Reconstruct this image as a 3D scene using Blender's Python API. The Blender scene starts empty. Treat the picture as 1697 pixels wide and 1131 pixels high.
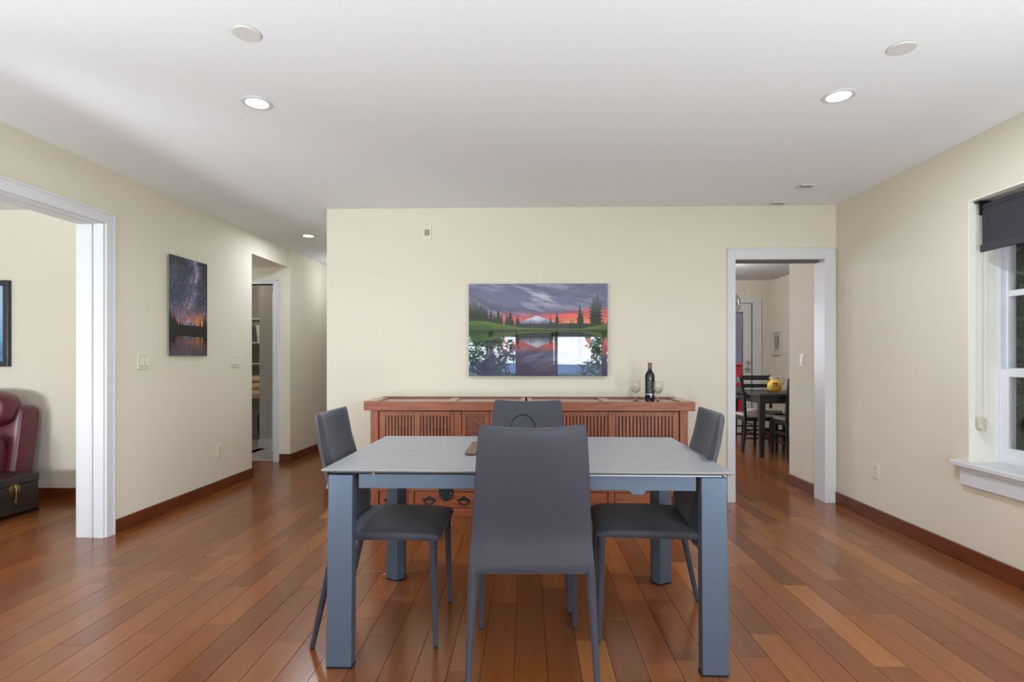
import bpy, bmesh, math, random
import numpy as np
from mathutils import Vector, Matrix
random.seed(7)
PI = math.pi
SC = bpy.context.scene
COL = SC.collection

# ------------------------------------------------------------------ camera, world, exposure
F, CX, HY, CAMZ, YAW = 900.0, 848.5, 597.0, 1.17, math.radians(1.5)
cd = bpy.data.cameras.new('camera')
cam = bpy.data.objects.new('camera', cd); COL.objects.link(cam)
cam.location = (0, 0, CAMZ); cam.rotation_euler = (PI/2, 0, YAW)
cd.sensor_width = 36; cd.lens = F/1697*36; cd.shift_y = (HY-565.5)/1697
cd.clip_start = .05; cd.clip_end = 3000
SC.camera = cam

SC.view_settings.view_transform = 'Standard'; SC.view_settings.look = 'None'
SC.view_settings.gamma = 1; SC.view_settings.exposure = 0.12
SC.view_settings.use_curve_mapping = False
SC.cycles.max_bounces = 10; SC.cycles.diffuse_bounces = 6; SC.cycles.glossy_bounces = 5
SC.cycles.transparent_max_bounces = 16; SC.cycles.transmission_bounces = 8
SC.cycles.sample_clamp_indirect = 1.5; SC.cycles.use_adaptive_sampling = False; SC.cycles.caustics_refractive = False; SC.cycles.caustics_reflective = False
SC.cycles.use_denoising = True

W = bpy.data.worlds.new('sky'); SC.world = W; W.use_nodes = True
nt = W.node_tree; bg = nt.nodes['Background']
tc = nt.nodes.new('ShaderNodeTexCoord'); sx = nt.nodes.new('ShaderNodeSeparateXYZ'); cr = nt.nodes.new('ShaderNodeValToRGB')
nt.links.new(tc.outputs['Generated'], sx.inputs[0]); nt.links.new(sx.outputs['Z'], cr.inputs[0]); nt.links.new(cr.outputs[0], bg.inputs[0])
cr.color_ramp.elements[0].position = 0.0; cr.color_ramp.elements[0].color = (.84, .93, 1, 1)
cr.color_ramp.elements[1].position = 1.0; cr.color_ramp.elements[1].color = (.72, .84, 1, 1)
bg.inputs[1].default_value = 21.0

def portal(name, loc, rot, sx_, sy_):
    l = bpy.data.lights.new(name, 'AREA'); l.shape = 'RECTANGLE'; l.size = sx_; l.size_y = sy_
    l.cycles.is_portal = True
    o = bpy.data.objects.new(name, l); COL.objects.link(o); o.location = loc; o.rotation_euler = rot
    return o
def area(name, loc, rot, sx_, sy_, power, col=(1, 1, 1)):
    l = bpy.data.lights.new(name, 'AREA'); l.shape = 'RECTANGLE'; l.size = sx_; l.size_y = sy_; l.energy = power; l.color = col
    o = bpy.data.objects.new(name, l); COL.objects.link(o); o.location = loc; o.rotation_euler = rot
    return o
YF = -4.5                                            # the window wall behind the camera
GLZ = [(-2.45, -.94), (-.82, -.21), (.62, .66), (.75, 1.87), (1.99, 2.45)]     # glazed bays of the main room
portal('window_daylight_a', (-1.33, YF-.16, 1.42), (PI/2, 0, 0), 2.3, 1.25)
portal('window_daylight_b', (1.53, YF-.16, 1.42), (PI/2, 0, 0), 1.9, 1.25)
portal('window_daylight_c', (-5.0, YF-.16, 1.42), (PI/2, 0, 0), 2.5, 1.25)
portal('window_daylight_f', (2.85, -1.9, 1.33), (PI/2, 0, PI/2), 3.1, 1.55)  # sampling portal for the added side window
# added fill lights aimed upward to brighten the ceiling and rooms
area('bounce_flash', (0, -1.7, .7), (PI, 0, 0), .8, .8, 175, (.80, .93, 1))
for sx_ in (-1, 1): area('bounce_flash', (2.0*sx_, .1, .5), (PI-math.radians(12), 0, 0), .8, .8, 60, (.80, .93, 1))
area('bounce_flash', (-4.6, .2, 1.0), (PI-math.radians(25), 0, 0), .8, .8, 165, (.86, .95, 1))

# ------------------------------------------------------------------ helpers
cY, sY = math.cos(YAW), math.sin(YAW)
def ray(x, y):
    a = (x-CX)/F; b = (HY-y)/F
    return (a*cY-sY, a*sY+cY, b)
def onY(x, y, Y):
    r = ray(x, y); t = Y/r[1]; return (r[0]*t, CAMZ+r[2]*t)
def XatY(x, Y): return onY(x, 0, Y)[0]
def ZatY(y, Y): return CAMZ + (HY-y)/F*Y
def onX(x, y, X):
    r = ray(x, y); t = X/r[0]; return (r[1]*t, CAMZ+r[2]*t)
def project(X, Y, Z):
    u = X*cY+Y*sY; v = -X*sY+Y*cY
    return (CX+F*u/v, HY-F*(Z-CAMZ)/v, v)
def LW(Y): return -2.79+.0185*(Y-2.8)               # face of the left wall, a degree off square
def onL(x, y):
    r = ray(x, y); t = (-2.79-.0185*2.8)/(r[0]-.0185*r[1]); return (r[0]*t, r[1]*t, CAMZ+r[2]*t)

MATS = {}
def srgb(c):
    f = lambda v: v/12.92 if v <= .04045 else ((v+.055)/1.055)**2.4
    return tuple(f(v/255) for v in c)+(1,)
def mat(name, col, rough=.5, metal=0, spec=.5, noise=None, bump=None, **kw):
    """col: 0-255 sRGB. noise=(scale xyz, col2, amount); bump=(scale, strength, distance)"""
    if name in MATS: return MATS[name]
    m = bpy.data.materials.new(name); m.use_nodes = True; n = m.node_tree.nodes; L = m.node_tree.links
    b = n['Principled BSDF']; b.inputs['Base Color'].default_value = srgb(col)
    b.inputs['Roughness'].default_value = rough; b.inputs['Metallic'].default_value = metal
    b.inputs['Specular IOR Level'].default_value = spec
    for k, v in kw.items(): b.inputs[k.replace('_', ' ')].default_value = v
    g = None
    def coords(scale, src='Position'):
        if src == 'Object':
            t = n.new('ShaderNodeTexCoord'); out = t.outputs['Object']
        else:
            t = n.new('ShaderNodeNewGeometry'); out = t.outputs['Position']
        mp = n.new('ShaderNodeMapping'); mp.inputs['Scale'].default_value = scale
        L.new(out, mp.inputs[0]); return mp.outputs[0]
    if noise:
        sc, c2, lo, hi = noise[:4]
        t = n.new('ShaderNodeTexNoise'); t.inputs['Scale'].default_value = 1; t.inputs['Detail'].default_value = 5
        t.inputs['Roughness'].default_value = .6
        if len(noise) > 4: t.inputs['Distortion'].default_value = noise[4]
        L.new(coords(sc), t.inputs['Vector'])
        r = n.new('ShaderNodeMapRange'); r.inputs['From Min'].default_value = lo; r.inputs['From Max'].default_value = hi
        L.new(t.outputs['Fac'], r.inputs['Value'])
        mx = n.new('ShaderNodeMix'); mx.data_type = 'RGBA'; L.new(r.outputs[0], mx.inputs['Factor'])
        mx.inputs['A'].default_value = srgb(col); mx.inputs['B'].default_value = srgb(c2)
        L.new(mx.outputs['Result'], b.inputs['Base Color'])
    if bump:
        t = n.new('ShaderNodeTexNoise'); t.inputs['Scale'].default_value = 1; t.inputs['Detail'].default_value = 3
        s = bump[0] if isinstance(bump[0], tuple) else (bump[0],)*3
        L.new(coords(s), t.inputs['Vector'])
        bp = n.new('ShaderNodeBump'); bp.inputs['Strength'].default_value = bump[1]; bp.inputs['Distance'].default_value = bump[2]
        L.new(t.outputs['Fac'], bp.inputs['Height']); L.new(bp.outputs[0], b.inputs['Normal'])
    MATS[name] = m; return m
def emis(name, col, s):
    m = bpy.data.materials.new(name); m.use_nodes = True; b = m.node_tree.nodes['Principled BSDF']
    b.inputs['Emission Color'].default_value = srgb(col); b.inputs['Emission Strength'].default_value = s
    b.inputs['Base Color'].default_value = srgb(col); return m
def pane_mat(name, tint=(255, 255, 255), ior=1.5):
    m = bpy.data.materials.new(name); m.use_nodes = True; n = m.node_tree.nodes; L = m.node_tree.links
    n.remove(n['Principled BSDF']); o = n['Material Output']
    t = n.new('ShaderNodeBsdfTransparent'); t.inputs[0].default_value = srgb(tint)
    g = n.new('ShaderNodeBsdfGlossy'); g.inputs['Roughness'].default_value = .01
    lw = n.new('ShaderNodeLayerWeight'); lw.inputs['Blend'].default_value = .5
    pw_ = n.new('ShaderNodeMath'); pw_.operation = 'POWER'; pw_.inputs[1].default_value = 4; L.new(lw.outputs['Facing'], pw_.inputs[0])
    f = n.new('ShaderNodeMath'); f.operation = 'MULTIPLY_ADD'; f.inputs[1].default_value = .9; f.inputs[2].default_value = ((ior-1)/(ior+1))**2; L.new(pw_.outputs[0], f.inputs[0]); f.use_clamp = True
    x = n.new('ShaderNodeMixShader'); L.new(f.outputs[0], x.inputs[0]); L.new(t.outputs[0], x.inputs[1]); L.new(g.outputs[0], x.inputs[2])
    L.new(x.outputs[0], o.inputs[0]); return m
def attr_mat(name, rough, ior=1.5, spec=.5):
    m = bpy.data.materials.new(name); m.use_nodes = True; n = m.node_tree.nodes; b = n['Principled BSDF']
    a = n.new('ShaderNodeAttribute'); a.attribute_name = 'print'
    m.node_tree.links.new(a.outputs['Color'], b.inputs['Base Color'])
    b.inputs['Roughness'].default_value = rough; b.inputs['IOR'].default_value = ior; b.inputs['Specular IOR Level'].default_value = spec
    return m

class MB:
    """collects shapes, then links them as one mesh object"""
    def __init__(s): s.v = []; s.f = []; s.mi = []; s.cur = 0
    def add(s, vs, fs):
        k = len(s.v); s.v += [tuple(v) for v in vs]
        for f in fs: s.f.append(tuple(i+k for i in f)); s.mi.append(s.cur)
        return s
    def box(s, x0, x1, y0, y1, z0, z1):
        x0, x1 = sorted((x0, x1)); y0, y1 = sorted((y0, y1)); z0, z1 = sorted((z0, z1))
        return s.add([(x0,y0,z0),(x1,y0,z0),(x1,y1,z0),(x0,y1,z0),(x0,y0,z1),(x1,y0,z1),(x1,y1,z1),(x0,y1,z1)],
                     [(0,3,2,1),(4,5,6,7),(0,1,5,4),(1,2,6,5),(2,3,7,6),(3,0,4,7)])
    def prism(s, pts, z0, z1, axis='z'):
        """polygon pts extruded; axis z: pts=(x,y); axis y: pts=(x,z); axis x: pts=(y,z)"""
        a = sum(pts[i][0]*pts[(i+1) % len(pts)][1]-pts[(i+1) % len(pts)][0]*pts[i][1] for i in range(len(pts)))
        if (a < 0) != (axis == 'y'): pts = pts[::-1]
        m = {'z': lambda p, t: (p[0], p[1], t), 'y': lambda p, t: (p[0], t, p[1]), 'x': lambda p, t: (t, p[0], p[1])}[axis]
        n = len(pts); vs = [m(p, z0) for p in pts]+[m(p, z1) for p in pts]
        fs = [tuple(range(n))[::-1], tuple(range(n, 2*n))]+[(i, (i+1) % n, n+(i+1) % n, n+i) for i in range(n)]
        return s.add(vs, fs)
    def loft(s, rings, cap=True, closed=True):
        k = len(rings[0]); vs = [p for r in rings for p in r]; fs = []
        for i in range(len(rings)-1):
            for j in range(k if closed else k-1):
                a, b = i*k+j, i*k+(j+1) % k; fs.append((a, b, b+k, a+k))
        if cap: fs.append(tuple(range(k))[::-1]); fs.append(tuple(range((len(rings)-1)*k, len(rings)*k)))
        return s.add(vs, fs)
    def tube(s, pts, rad, n=10, cap=True, sq=None):
        pts = [Vector(p) for p in pts]; rad = rad if isinstance(rad, (list, tuple)) else [rad]*len(pts)
        rings = []; up = None
        for i, p in enumerate(pts):
            d = (pts[min(i+1, len(pts)-1)]-pts[max(i-1, 0)]).normalized()
            if up is None: up = Vector((0, 0, 1)) if abs(d.z) < .9 else Vector((0, 1, 0))
            a = d.cross(up).normalized(); b = a.cross(d).normalized(); up = b
            rings.append([p+rad[i]*(math.cos(t)*a+math.sin(t)*b) for t in [2*PI*j/n for j in range(n)]])
        return s.loft(rings, cap)
    def lathe(s, prof, c=(0, 0, 0), n=24, axis='z'):
        rings = []
        for r, z in prof:
            ring = []
            for j in range(n):
                t = 2*PI*j/n; x, y = r*math.cos(t), r*math.sin(t)
                p = {'z': (x, y, z), 'y': (x, z, -y), 'x': (z, x, y)}[axis] if axis != 'y' else (x, z, -y)
                ring.append((c[0]+p[0], c[1]+p[1], c[2]+p[2]))
            rings.append(ring)
        return s.loft(rings)
    def build(s, name, m, parent=None, smooth=False, bevel=0, seg=2, sharp=None):
        me = bpy.data.meshes.new(name); me.from_pydata(s.v, [], s.f)
        ms = m if isinstance(m, (list, tuple)) else [m]
        for q in ms: me.materials.append(q)
        if len(ms) > 1: me.polygons.foreach_set('material_index', s.mi)
        if smooth: me.polygons.foreach_set('use_smooth', [True]*len(me.polygons))
        bm = bmesh.new(); bm.from_mesh(me); bmesh.ops.recalc_face_normals(bm, faces=bm.faces)
        if smooth and sharp:
            for e in bm.edges:
                if len(e.link_faces) == 2 and e.calc_face_angle(0) > math.radians(sharp): e.smooth = False
        bm.to_mesh(me); bm.free(); me.update()
        o = bpy.data.objects.new(name, me); COL.objects.link(o)
        if parent: o.parent = parent
        if bevel:
            b = o.modifiers.new('bevel', 'BEVEL'); b.width = bevel; b.segments = seg; b.limit_method = 'ANGLE'; b.angle_limit = math.radians(40)
        return o
def tag(o, label=None, cat=None, group=None, kind=None):
    if label: o['label'] = label
    if cat: o['category'] = cat
    if group: o['group'] = group
    if kind: o['kind'] = kind
    return o
def empty(name, loc=(0, 0, 0), rz=0, label=None, cat=None, group=None, kind=None):
    o = bpy.data.objects.new(name, None); COL.objects.link(o); o.location = loc; o.rotation_euler = (0, 0, rz)
    o.empty_display_size = .1
    return tag(o, label, cat, group, kind)
def struct(o, label=None): return tag(o, label, None, None, 'structure')
def copy_tree(o, parent=None):
    c = o.copy(); COL.objects.link(c)
    if parent: c.parent = parent
    for ch in [q for q in bpy.data.objects if q.parent == o]: copy_tree(ch, c)
    return c
def mb(): return MB()

# ------------------------------------------------------------------ materials
M_wall = mat('wall_paint', (221, 213, 197), .75, spec=.25, bump=(260, .12, .002))
M_ceil = mat('ceiling_paint', (237, 239, 241), .85, spec=.2, bump=(120, .35, .003))
M_white = mat('white_trim', (216, 216, 219), .35, spec=.4)
M_winwhite = mat('window_vinyl', (226, 227, 232), .4)
M_base = mat('baseboard_wood', (104, 50, 24), .4, spec=.35, noise=((3, 3, 14), (82, 36, 16), .35, .65))
M_joint = mat('joint_dark', (38, 18, 10), .6)
M_plate = mat('plate_ivory', (226, 219, 203), .4)
M_slot = mat('slot_dark', (96, 88, 78), .6)
M_fabric = mat('chair_fabric', (53, 52, 63), .62, spec=.35, bump=(1500, .35, .0006), noise=((700, 700, 700), (44, 43, 53), .4, .6), Sheen_Weight=.12)
M_legpaint = mat('table_metal', (82, 95, 112), .38, .35, noise=((500, 500, 500), (75, 88, 105), .4, .6))
M_black = mat('black_metal', (22, 22, 24), .4, .3)
M_iron = mat('black_iron', (40, 38, 38), .5, .6, bump=(300, .5, .001))
M_top = mat('ceramic_grey', (148, 148, 151), .42, noise=((5, 55, 20), (130, 131, 134), .3, .7, .6), bump=((30, 200, 60), .05, .0004))
M_steel = mat('steel', (190, 188, 184), .25, 1)
M_brass = mat('aged_brass', (150, 128, 84), .35, .9, noise=((90, 90, 90), (96, 80, 52), .4, .6))
M_kblack = mat('black_lacquer', (30, 29, 33), .3, spec=.5)
M_cush = mat('beige_cushion', (196, 182, 168), .8)
WH, WHD = (150, 82, 48), (98, 48, 27)
M_woodh = mat('chest_wood_across', WH, .38, spec=.4, noise=((5, 60, 90), WHD, .35, .72, .5), bump=((8, 60, 220), .25, .0006))
M_woodv = mat('chest_wood_upright', WH, .38, spec=.4, noise=((90, 60, 6), WHD, .35, .72, .5), bump=((220, 60, 8), .25, .0006))
M_woodd = mat('chest_wood_dark', (122, 60, 34), .42, noise=((80, 60, 7), (86, 40, 24), .35, .7, .4))
M_panelsheen = mat('chest_top_inlay', (214, 202, 190), .16, spec=.9)  # pale colour holds the wall's grazing reflection on the sunk panels
M_woodtop = mat('chest_wood_polished', WH, .16, spec=.8, noise=((20, 60, 20), WHD, .35, .72))

def plank_material():
    m = bpy.data.materials.new('floor_plank_wood'); m.use_nodes = True; n = m.node_tree.nodes; L = m.node_tree.links; b = n['Principled BSDF']
    geo = n.new('ShaderNodeNewGeometry'); oi = n.new('ShaderNodeObjectInfo')
    ad = n.new('ShaderNodeMath'); ad.operation = 'ADD'; fr = n.new('ShaderNodeMath'); fr.operation = 'FRACT'
    L.new(geo.outputs['Random Per Island'], ad.inputs[0]); L.new(oi.outputs['Random'], ad.inputs[1]); L.new(ad.outputs[0], fr.inputs[0])
    off = n.new('ShaderNodeMath'); off.operation = 'MULTIPLY'; off.inputs[1].default_value = 57; L.new(fr.outputs[0], off.inputs[0])
    cb = n.new('ShaderNodeCombineXYZ')
    for i in range(3): L.new(off.outputs[0], cb.inputs[i])
    va = n.new('ShaderNodeVectorMath'); va.operation = 'ADD'; L.new(geo.outputs['Position'], va.inputs[0]); L.new(cb.outputs[0], va.inputs[1])
    def noise(scale, detail, dist):
        mp = n.new('ShaderNodeMapping'); mp.inputs['Scale'].default_value = scale; L.new(va.outputs[0], mp.inputs[0])
        t = n.new('ShaderNodeTexNoise'); t.inputs['Scale'].default_value = 1; t.inputs['Detail'].default_value = detail; t.inputs['Distortion'].default_value = dist
        L.new(mp.outputs[0], t.inputs['Vector']); return t.outputs['Fac']
    tone = n.new('ShaderNodeValToRGB'); e = tone.color_ramp.elements
    cols = [(0, (106, 59, 29)), (.25, (124, 72, 34)), (.5, (114, 63, 30)), (.72, (136, 82, 39)), (.9, (124, 67, 31)), (1, (156, 98, 50))]
    e[0].position = 0; e[0].color = srgb(cols[0][1]); e[1].position = 1; e[1].color = srgb(cols[-1][1])
    for p, c in cols[1:-1]: q = e.new(p); q.color = srgb(c)
    L.new(fr.outputs[0], tone.inputs[0])
    def over(a, fac, col, lo, hi, mode='MULTIPLY'):
        r = n.new('ShaderNodeMapRange'); r.inputs['From Min'].default_value = lo; r.inputs['From Max'].default_value = hi; L.new(fac, r.inputs['Value'])
        mx = n.new('ShaderNodeMix'); mx.data_type = 'RGBA'; mx.blend_type = mode; L.new(r.outputs[0], mx.inputs['Factor']); L.new(a, mx.inputs['A'])
        mx.inputs['B'].default_value = col; return mx.outputs['Result']
    a = over(tone.outputs[0], noise((32, 1.5, 1), 2, .2), (.88, .84, .81, 1), .40, .75)
    a = over(a, noise((6, 1.6, 1), 1, .2), (.84, .80, .77, 1), .40, .80)
    a = over(a, noise((13, 6, 1), 1, .3), (.45, .38, .34, 1), .775, .85)
    L.new(a, b.inputs['Base Color'])
    b.inputs['Roughness'].default_value = .23; b.inputs['Specular IOR Level'].default_value = .46
    b.inputs['Coat Weight'].default_value = .12; b.inputs['Coat Roughness'].default_value = .16
    return m
M_plank = plank_material()

# ------------------------------------------------------------------ room shell
H = 2.44; YB = 4.52; XR = 2.54
Z0 = -.02
def wall(name, *boxes, m=M_wall):
    b = mb()
    for q in boxes:
        if len(q) == 3: b.prism(q[0], q[1], q[2])
        else: b.box(*q)
    return struct(b.build(name, m))
# openings measured in the photograph
DX0, DX1, DZ = 1.714, 2.444, 2.0                    # doorway in the back wall
wall('wall_back', (-1.675, DX0-.012, YB, YB+.145, Z0, H), (DX1+.012, XR, YB, YB+.145, Z0, H), (DX0-.012, DX1+.012, YB, YB+.145, DZ+.012, H))
wall('wall_hall_right', (-1.675, -1.56, YB+.145, 9.2, Z0, H))
wall('wall_kitchen_stub', (2.50, XR+.1, YB+.145, 5.23, Z0, H), (XR+.1, 3.95, 5.13, 5.23, Z0, H))
wall('wall_kitchen_right', (3.90, 4.0, 5.13, 8.9, Z0, H))
LY1, LZ = 3.50, 2.07                                # doorway in the left wall: far edge and head
LY0 = 1.55
T = .17
def lpoly(y0, y1, t=T, d=0): return [(LW(y0)+d, y0), (LW(y1)+d, y1), (LW(y1)-t, y1), (LW(y0)-t, y0)]
wall('wall_left', (lpoly(YF, LY0), Z0, H), (lpoly(LY1+.01, 5.36), Z0, H), (lpoly(LY0, LY1+.01), LZ+.01, H))
wall('wall_left_room', (-6.8, LW(4.48)-T, 4.48, 4.6, Z0, H), (-6.92, -6.8, YF, 4.6, Z0, H))
AY = 6.16                                           # back of the alcove off the hall
ADX1 = XatY(454, AY)
wall('wall_alcove', (-4.2, LW(5.3)-T, 5.24, 5.36, Z0, H), (-4.3, -4.2, 5.24, AY, Z0, H),
     (ADX1+.012, LW(AY)+.02, AY, AY+.12, Z0, H), (-4.3, -3.72, AY, AY+.12, Z0, H), (-3.72, ADX1+.012, AY, AY+.12, 2.045, H))
wall('ceiling_soffit', (lpoly(5.36, AY, 1.6), 2.235, H))
wall('wall_hall_left', ([(LW(AY)+.02, AY+.12), (LW(9.2)+.02, 9.2), (LW(9.2)-.1, 9.2), (LW(AY)-.1, AY+.12)], Z0, H))
wall('wall_hall_end', (-2.9, -1.56, 9.2, 9.3, Z0, H))
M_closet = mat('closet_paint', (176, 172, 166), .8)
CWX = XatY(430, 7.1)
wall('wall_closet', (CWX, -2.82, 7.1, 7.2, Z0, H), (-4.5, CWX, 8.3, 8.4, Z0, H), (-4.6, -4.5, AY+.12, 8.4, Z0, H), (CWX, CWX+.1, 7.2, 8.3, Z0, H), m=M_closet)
# right wall with its deep window opening
WY0, WY1, WZ0, WZ1, WD = 2.15, 3.19, .585, 2.085, .27
wall('wall_right', (XR, XR+WD, YF, -3.4, Z0, H), (XR, XR+WD, -.4, WY0, Z0, H), (XR, XR+WD, -3.4, -.4, Z0, .56), (XR, XR+WD, -3.4, -.4, 2.085, H), (XR, XR+WD, WY1, YB+.145, Z0, H), (XR, XR+WD, WY0, WY1, Z0, WZ0-.03), (XR, XR+WD, WY0, WY1, WZ1, H))
# window wall behind the camera
b = []
SILL = .8
edges = [-6.92, -6.2, -3.8, -2.45, -.21, .62, 2.45, XR+WD]  # pier between main bays widened, darkening that part of the print's reflection
WT = 2.03
for i in range(0, len(edges)-1, 2): b.append((edges[i], edges[i+1], YF-.15, YF, Z0, H))
for i in range(1, len(edges)-1, 2): b += [(edges[i], edges[i+1], YF-.15, YF, WT, H), (edges[i], edges[i+1], YF-.15, YF, Z0, SILL)]
wall('wall_front', *b)
# kitchen walls
KY = 8.76
KDX0, KDX1 = XatY(1247, KY)-.92, XatY(1247, KY)
KH = ZatY(503, KY)
wall('wall_kitchen_far', (-1.56, -.1, KY, KY+.12, Z0, H), (-.1, 1.3, KY, KY+.12, Z0, .9), (-.1, 1.3, KY, KY+.12, 2.1, H), (1.3, KDX0, KY, KY+.12, Z0, H),
     (KDX0, KDX1, KY, KY+.12, KH, H), (KDX1, 4.0, KY, KY+.12, Z0, H))
struct(mb().prism([(-6.92, YF-.15), (XR+WD, YF-.15), (XR+WD, 5.13), (4.0, 5.13), (4.0, 9.3), (-6.92, 9.3)], H, H+.1).build('ceiling', M_ceil))

# ------------------------------------------------------------------ floor: slab and oak planks
fl = struct(mb().prism([(-6.92, YF-.15), (XR+WD, YF-.15), (XR+WD, 5.13), (4.0, 5.13), (4.0, 9.3), (-6.92, 9.3)], -.06, -.012).build('floor', M_joint))
M_tile = mat('closet_tile', (178, 170, 162), .4)
struct(mb().box(-4.5, CWX+.1, AY+.06, 8.4, -.012, .003).box(CWX, -2.82, AY+.06, 7.1, -.012, .003).build('floor_closet', M_tile))
PW, G = .125, .0009
def plank_verts(x0, x1, y0, y1):
    c = .0004; x0 += G; x1 -= G; y0 += G*.8; y1 -= G*.8
    lo = [(x0, y0, -.012), (x1, y0, -.012), (x1, y1, -.012), (x0, y1, -.012)]
    mi = [(p[0], p[1], -c*.8) for p in lo]
    hi = [(x0+c, y0+c, 0), (x1-c, y0+c, 0), (x1-c, y1-c, 0), (x0+c, y1-c, 0)]
    return lo+mi+hi
plank_faces = [(8, 9, 10, 11)]+[(i, (i+1) % 4, 4+(i+1) % 4, 4+i) for i in range(4)]+[(4+i, 4+(i+1) % 4, 8+(i+1) % 4, 8+i) for i in range(4)]
LENS = [.375, .5, .625, .75, .9, 1.05, 1.2]
planks = []
rp = random.Random(11)
def inside(x, y):
    if y < 4.5: return -6.8 < x < XR
    if x < -1.66: return (-4.2 < x and 5.36 < y < AY+.06) or (LW(y)-.02 < x) and y < 9.2
    return -1.6 < x < 3.95 and y < KY
for i in range(-55, 33):
    x0 = i*PW-.045; xc = x0+PW/2; y = YF+rp.uniform(-1.0, 0)
    while y < 9.2:
        l = rp.choice(LENS); y1 = y+l
        if y1 > YF:
            planks.append((x0, x0+PW, y, y1, l))
        y = y1
cand = []; rest = []
for p in planks:
    xc, yc = (p[0]+p[1])/2, (p[2]+p[3])/2
    ok = inside(xc, yc) or inside(xc, p[2]+.02) or inside(xc, p[3]-.02)
    if not ok: continue
    y_lo = max(p[2], YF); y_hi = min(p[3], 9.2)
    full = abs((y_hi-y_lo)-p[4]) < 1e-6
    vis = 0
    if p[3] > 1.5:
        u, v, d = project(xc, max(yc, 1.6), 0)
        if -60 < u < 1760 and v < 1200: vis = p[4]/d**3
        if yc > YB+.1 and -1.7 < xc < 1.55: vis = 0
        if xc < LW(3)-.1 and 4.5 < yc < 5.3: vis = 0
    (cand if vis > 0 and full else rest).append((vis, p))
cand.sort(key=lambda q: -q[0])
pl_mesh = {}
for vis, p in cand[:300]:
    l = p[4]
    if l not in pl_mesh:
        me = bpy.data.meshes.new('plank'); me.from_pydata(plank_verts(-PW/2, PW/2, -l/2, l/2), [], plank_faces); me.materials.append(M_plank); me.update(); pl_mesh[l] = me
    o = bpy.data.objects.new('plank', pl_mesh[l]); COL.objects.link(o); o.parent = fl
    o.location = ((p[0]+p[1])/2, (p[2]+p[3])/2, rp.uniform(-.0004, 0))
q = mb()
for vis, p in cand[300:]+rest:
    q.add(plank_verts(p[0], p[1], max(p[2], YF), min(p[3], 9.2)), plank_faces)
o = q.build('planks_beyond', M_plank, fl); o['kind'] = 'stuff'

# ------------------------------------------------------------------ baseboards
BH, BT = .092, .017
def bboard(name, b): return struct(b.build(name, M_base, bevel=.003))
bboard('baseboard_left', mb().prism(lpoly(3.585, 5.345, -BT), 0, BH).prism([(LW(5.345), 5.345), (LW(5.345)+BT, 5.345), (LW(5.345)+BT, 5.37), (LW(5.345), 5.37)], 0, BH))
bboard('baseboard_left_near', mb().prism(lpoly(YF, LY0-.08, -BT), 0, BH))
bboard('baseboard_right', mb().box(XR-BT, XR, YF, YB, 0, BH))
bboard('baseboard_back', mb().box(-1.675-BT, 1.64, YB-BT, YB, 0, BH).box(-1.675-BT, -1.675, YB, 9.2, 0, BH))
bboard('baseboard_back_right', mb().box(2.525, XR-BT, YB-BT, YB, 0, BH))
bboard('baseboard_hall', mb().prism([(LW(AY)+.02, AY), (LW(9.2)+.02, 9.2), (LW(9.2)+.02+BT, 9.2), (LW(AY)+.02+BT, AY-BT), (XatY(464, AY), AY-BT), (XatY(464, AY), AY)], 0, BH))
bboard('baseboard_left_room', mb().box(-6.8, LW(4.48)-T, 4.48-BT, 4.48, 0, BH).box(LW(4.0)-T-BT, LW(4.0)-T, 3.6, 4.48, 0, BH))
bboard('baseboard_kitchen', mb().box(2.5-BT, 2.5, YB+.145, 5.23+BT, 0, BH).box(2.5, 3.9, 5.23, 5.23+BT, 0, BH).box(3.9-BT, 3.9, 5.27, KY, 0, BH).box(XatY(1262, KY), 3.9, KY-BT, KY, 0, BH))
struct(mb().box(CWX-.012, -2.95, 7.1-.014, 7.1, 0, .12).build('baseboard_closet', M_white, bevel=.003))

# ------------------------------------------------------------------ door casings (the trim of the doorways)
def casing_y(name, x0, x1, zt, y, out_l, out_r, out_t, depth, face=-1, t=.018):
    """casing round an opening in a wall facing -Y; jamb lining through the wall"""
    b = mb()
    b.box(out_l, x0+.004, y-t, y, 0, out_t).box(x1-.004, out_r, y-t, y, 0, out_t).box(x0+.004, x1-.004, y-t, y, zt-.004, out_t)
    b.box(out_l, out_l+.012, y-t-.006, y-t, 0, out_t).box(out_r-.012, out_r, y-t-.006, y-t, 0, out_t).box(out_l, out_r, y-t-.006, y-t, out_t-.012, out_t)
    b.box(x0-.012, x0, y, y+depth, 0, zt+.012).box(x1, x1+.012, y, y+depth, 0, zt+.012).box(x0, x1, y, y+depth, zt, zt+.012)
    return struct(b.build(name, M_white, bevel=.002))
casing_y('trim_1', DX0, DX1, DZ, YB, XatY(1204, YB), 2.522, ZatY(414, YB), .16)
struct(mb().box(DX0, DX1-.02, YB+.05, YB+.095, DZ-.02, DZ-.0005).build('trim_2', mat('track_grey', (96, 92, 90), .5)))   # pocket door track
casing_y('trim_3', -3.72, ADX1, 2.045, AY, -3.79, XatY(463, AY), ZatY(463, AY), .13)
casing_y('trim_4', KDX0, KDX1, KH, KY, KDX0-.1, XatY(1261, KY), ZatY(496.5, KY), .12)
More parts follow.
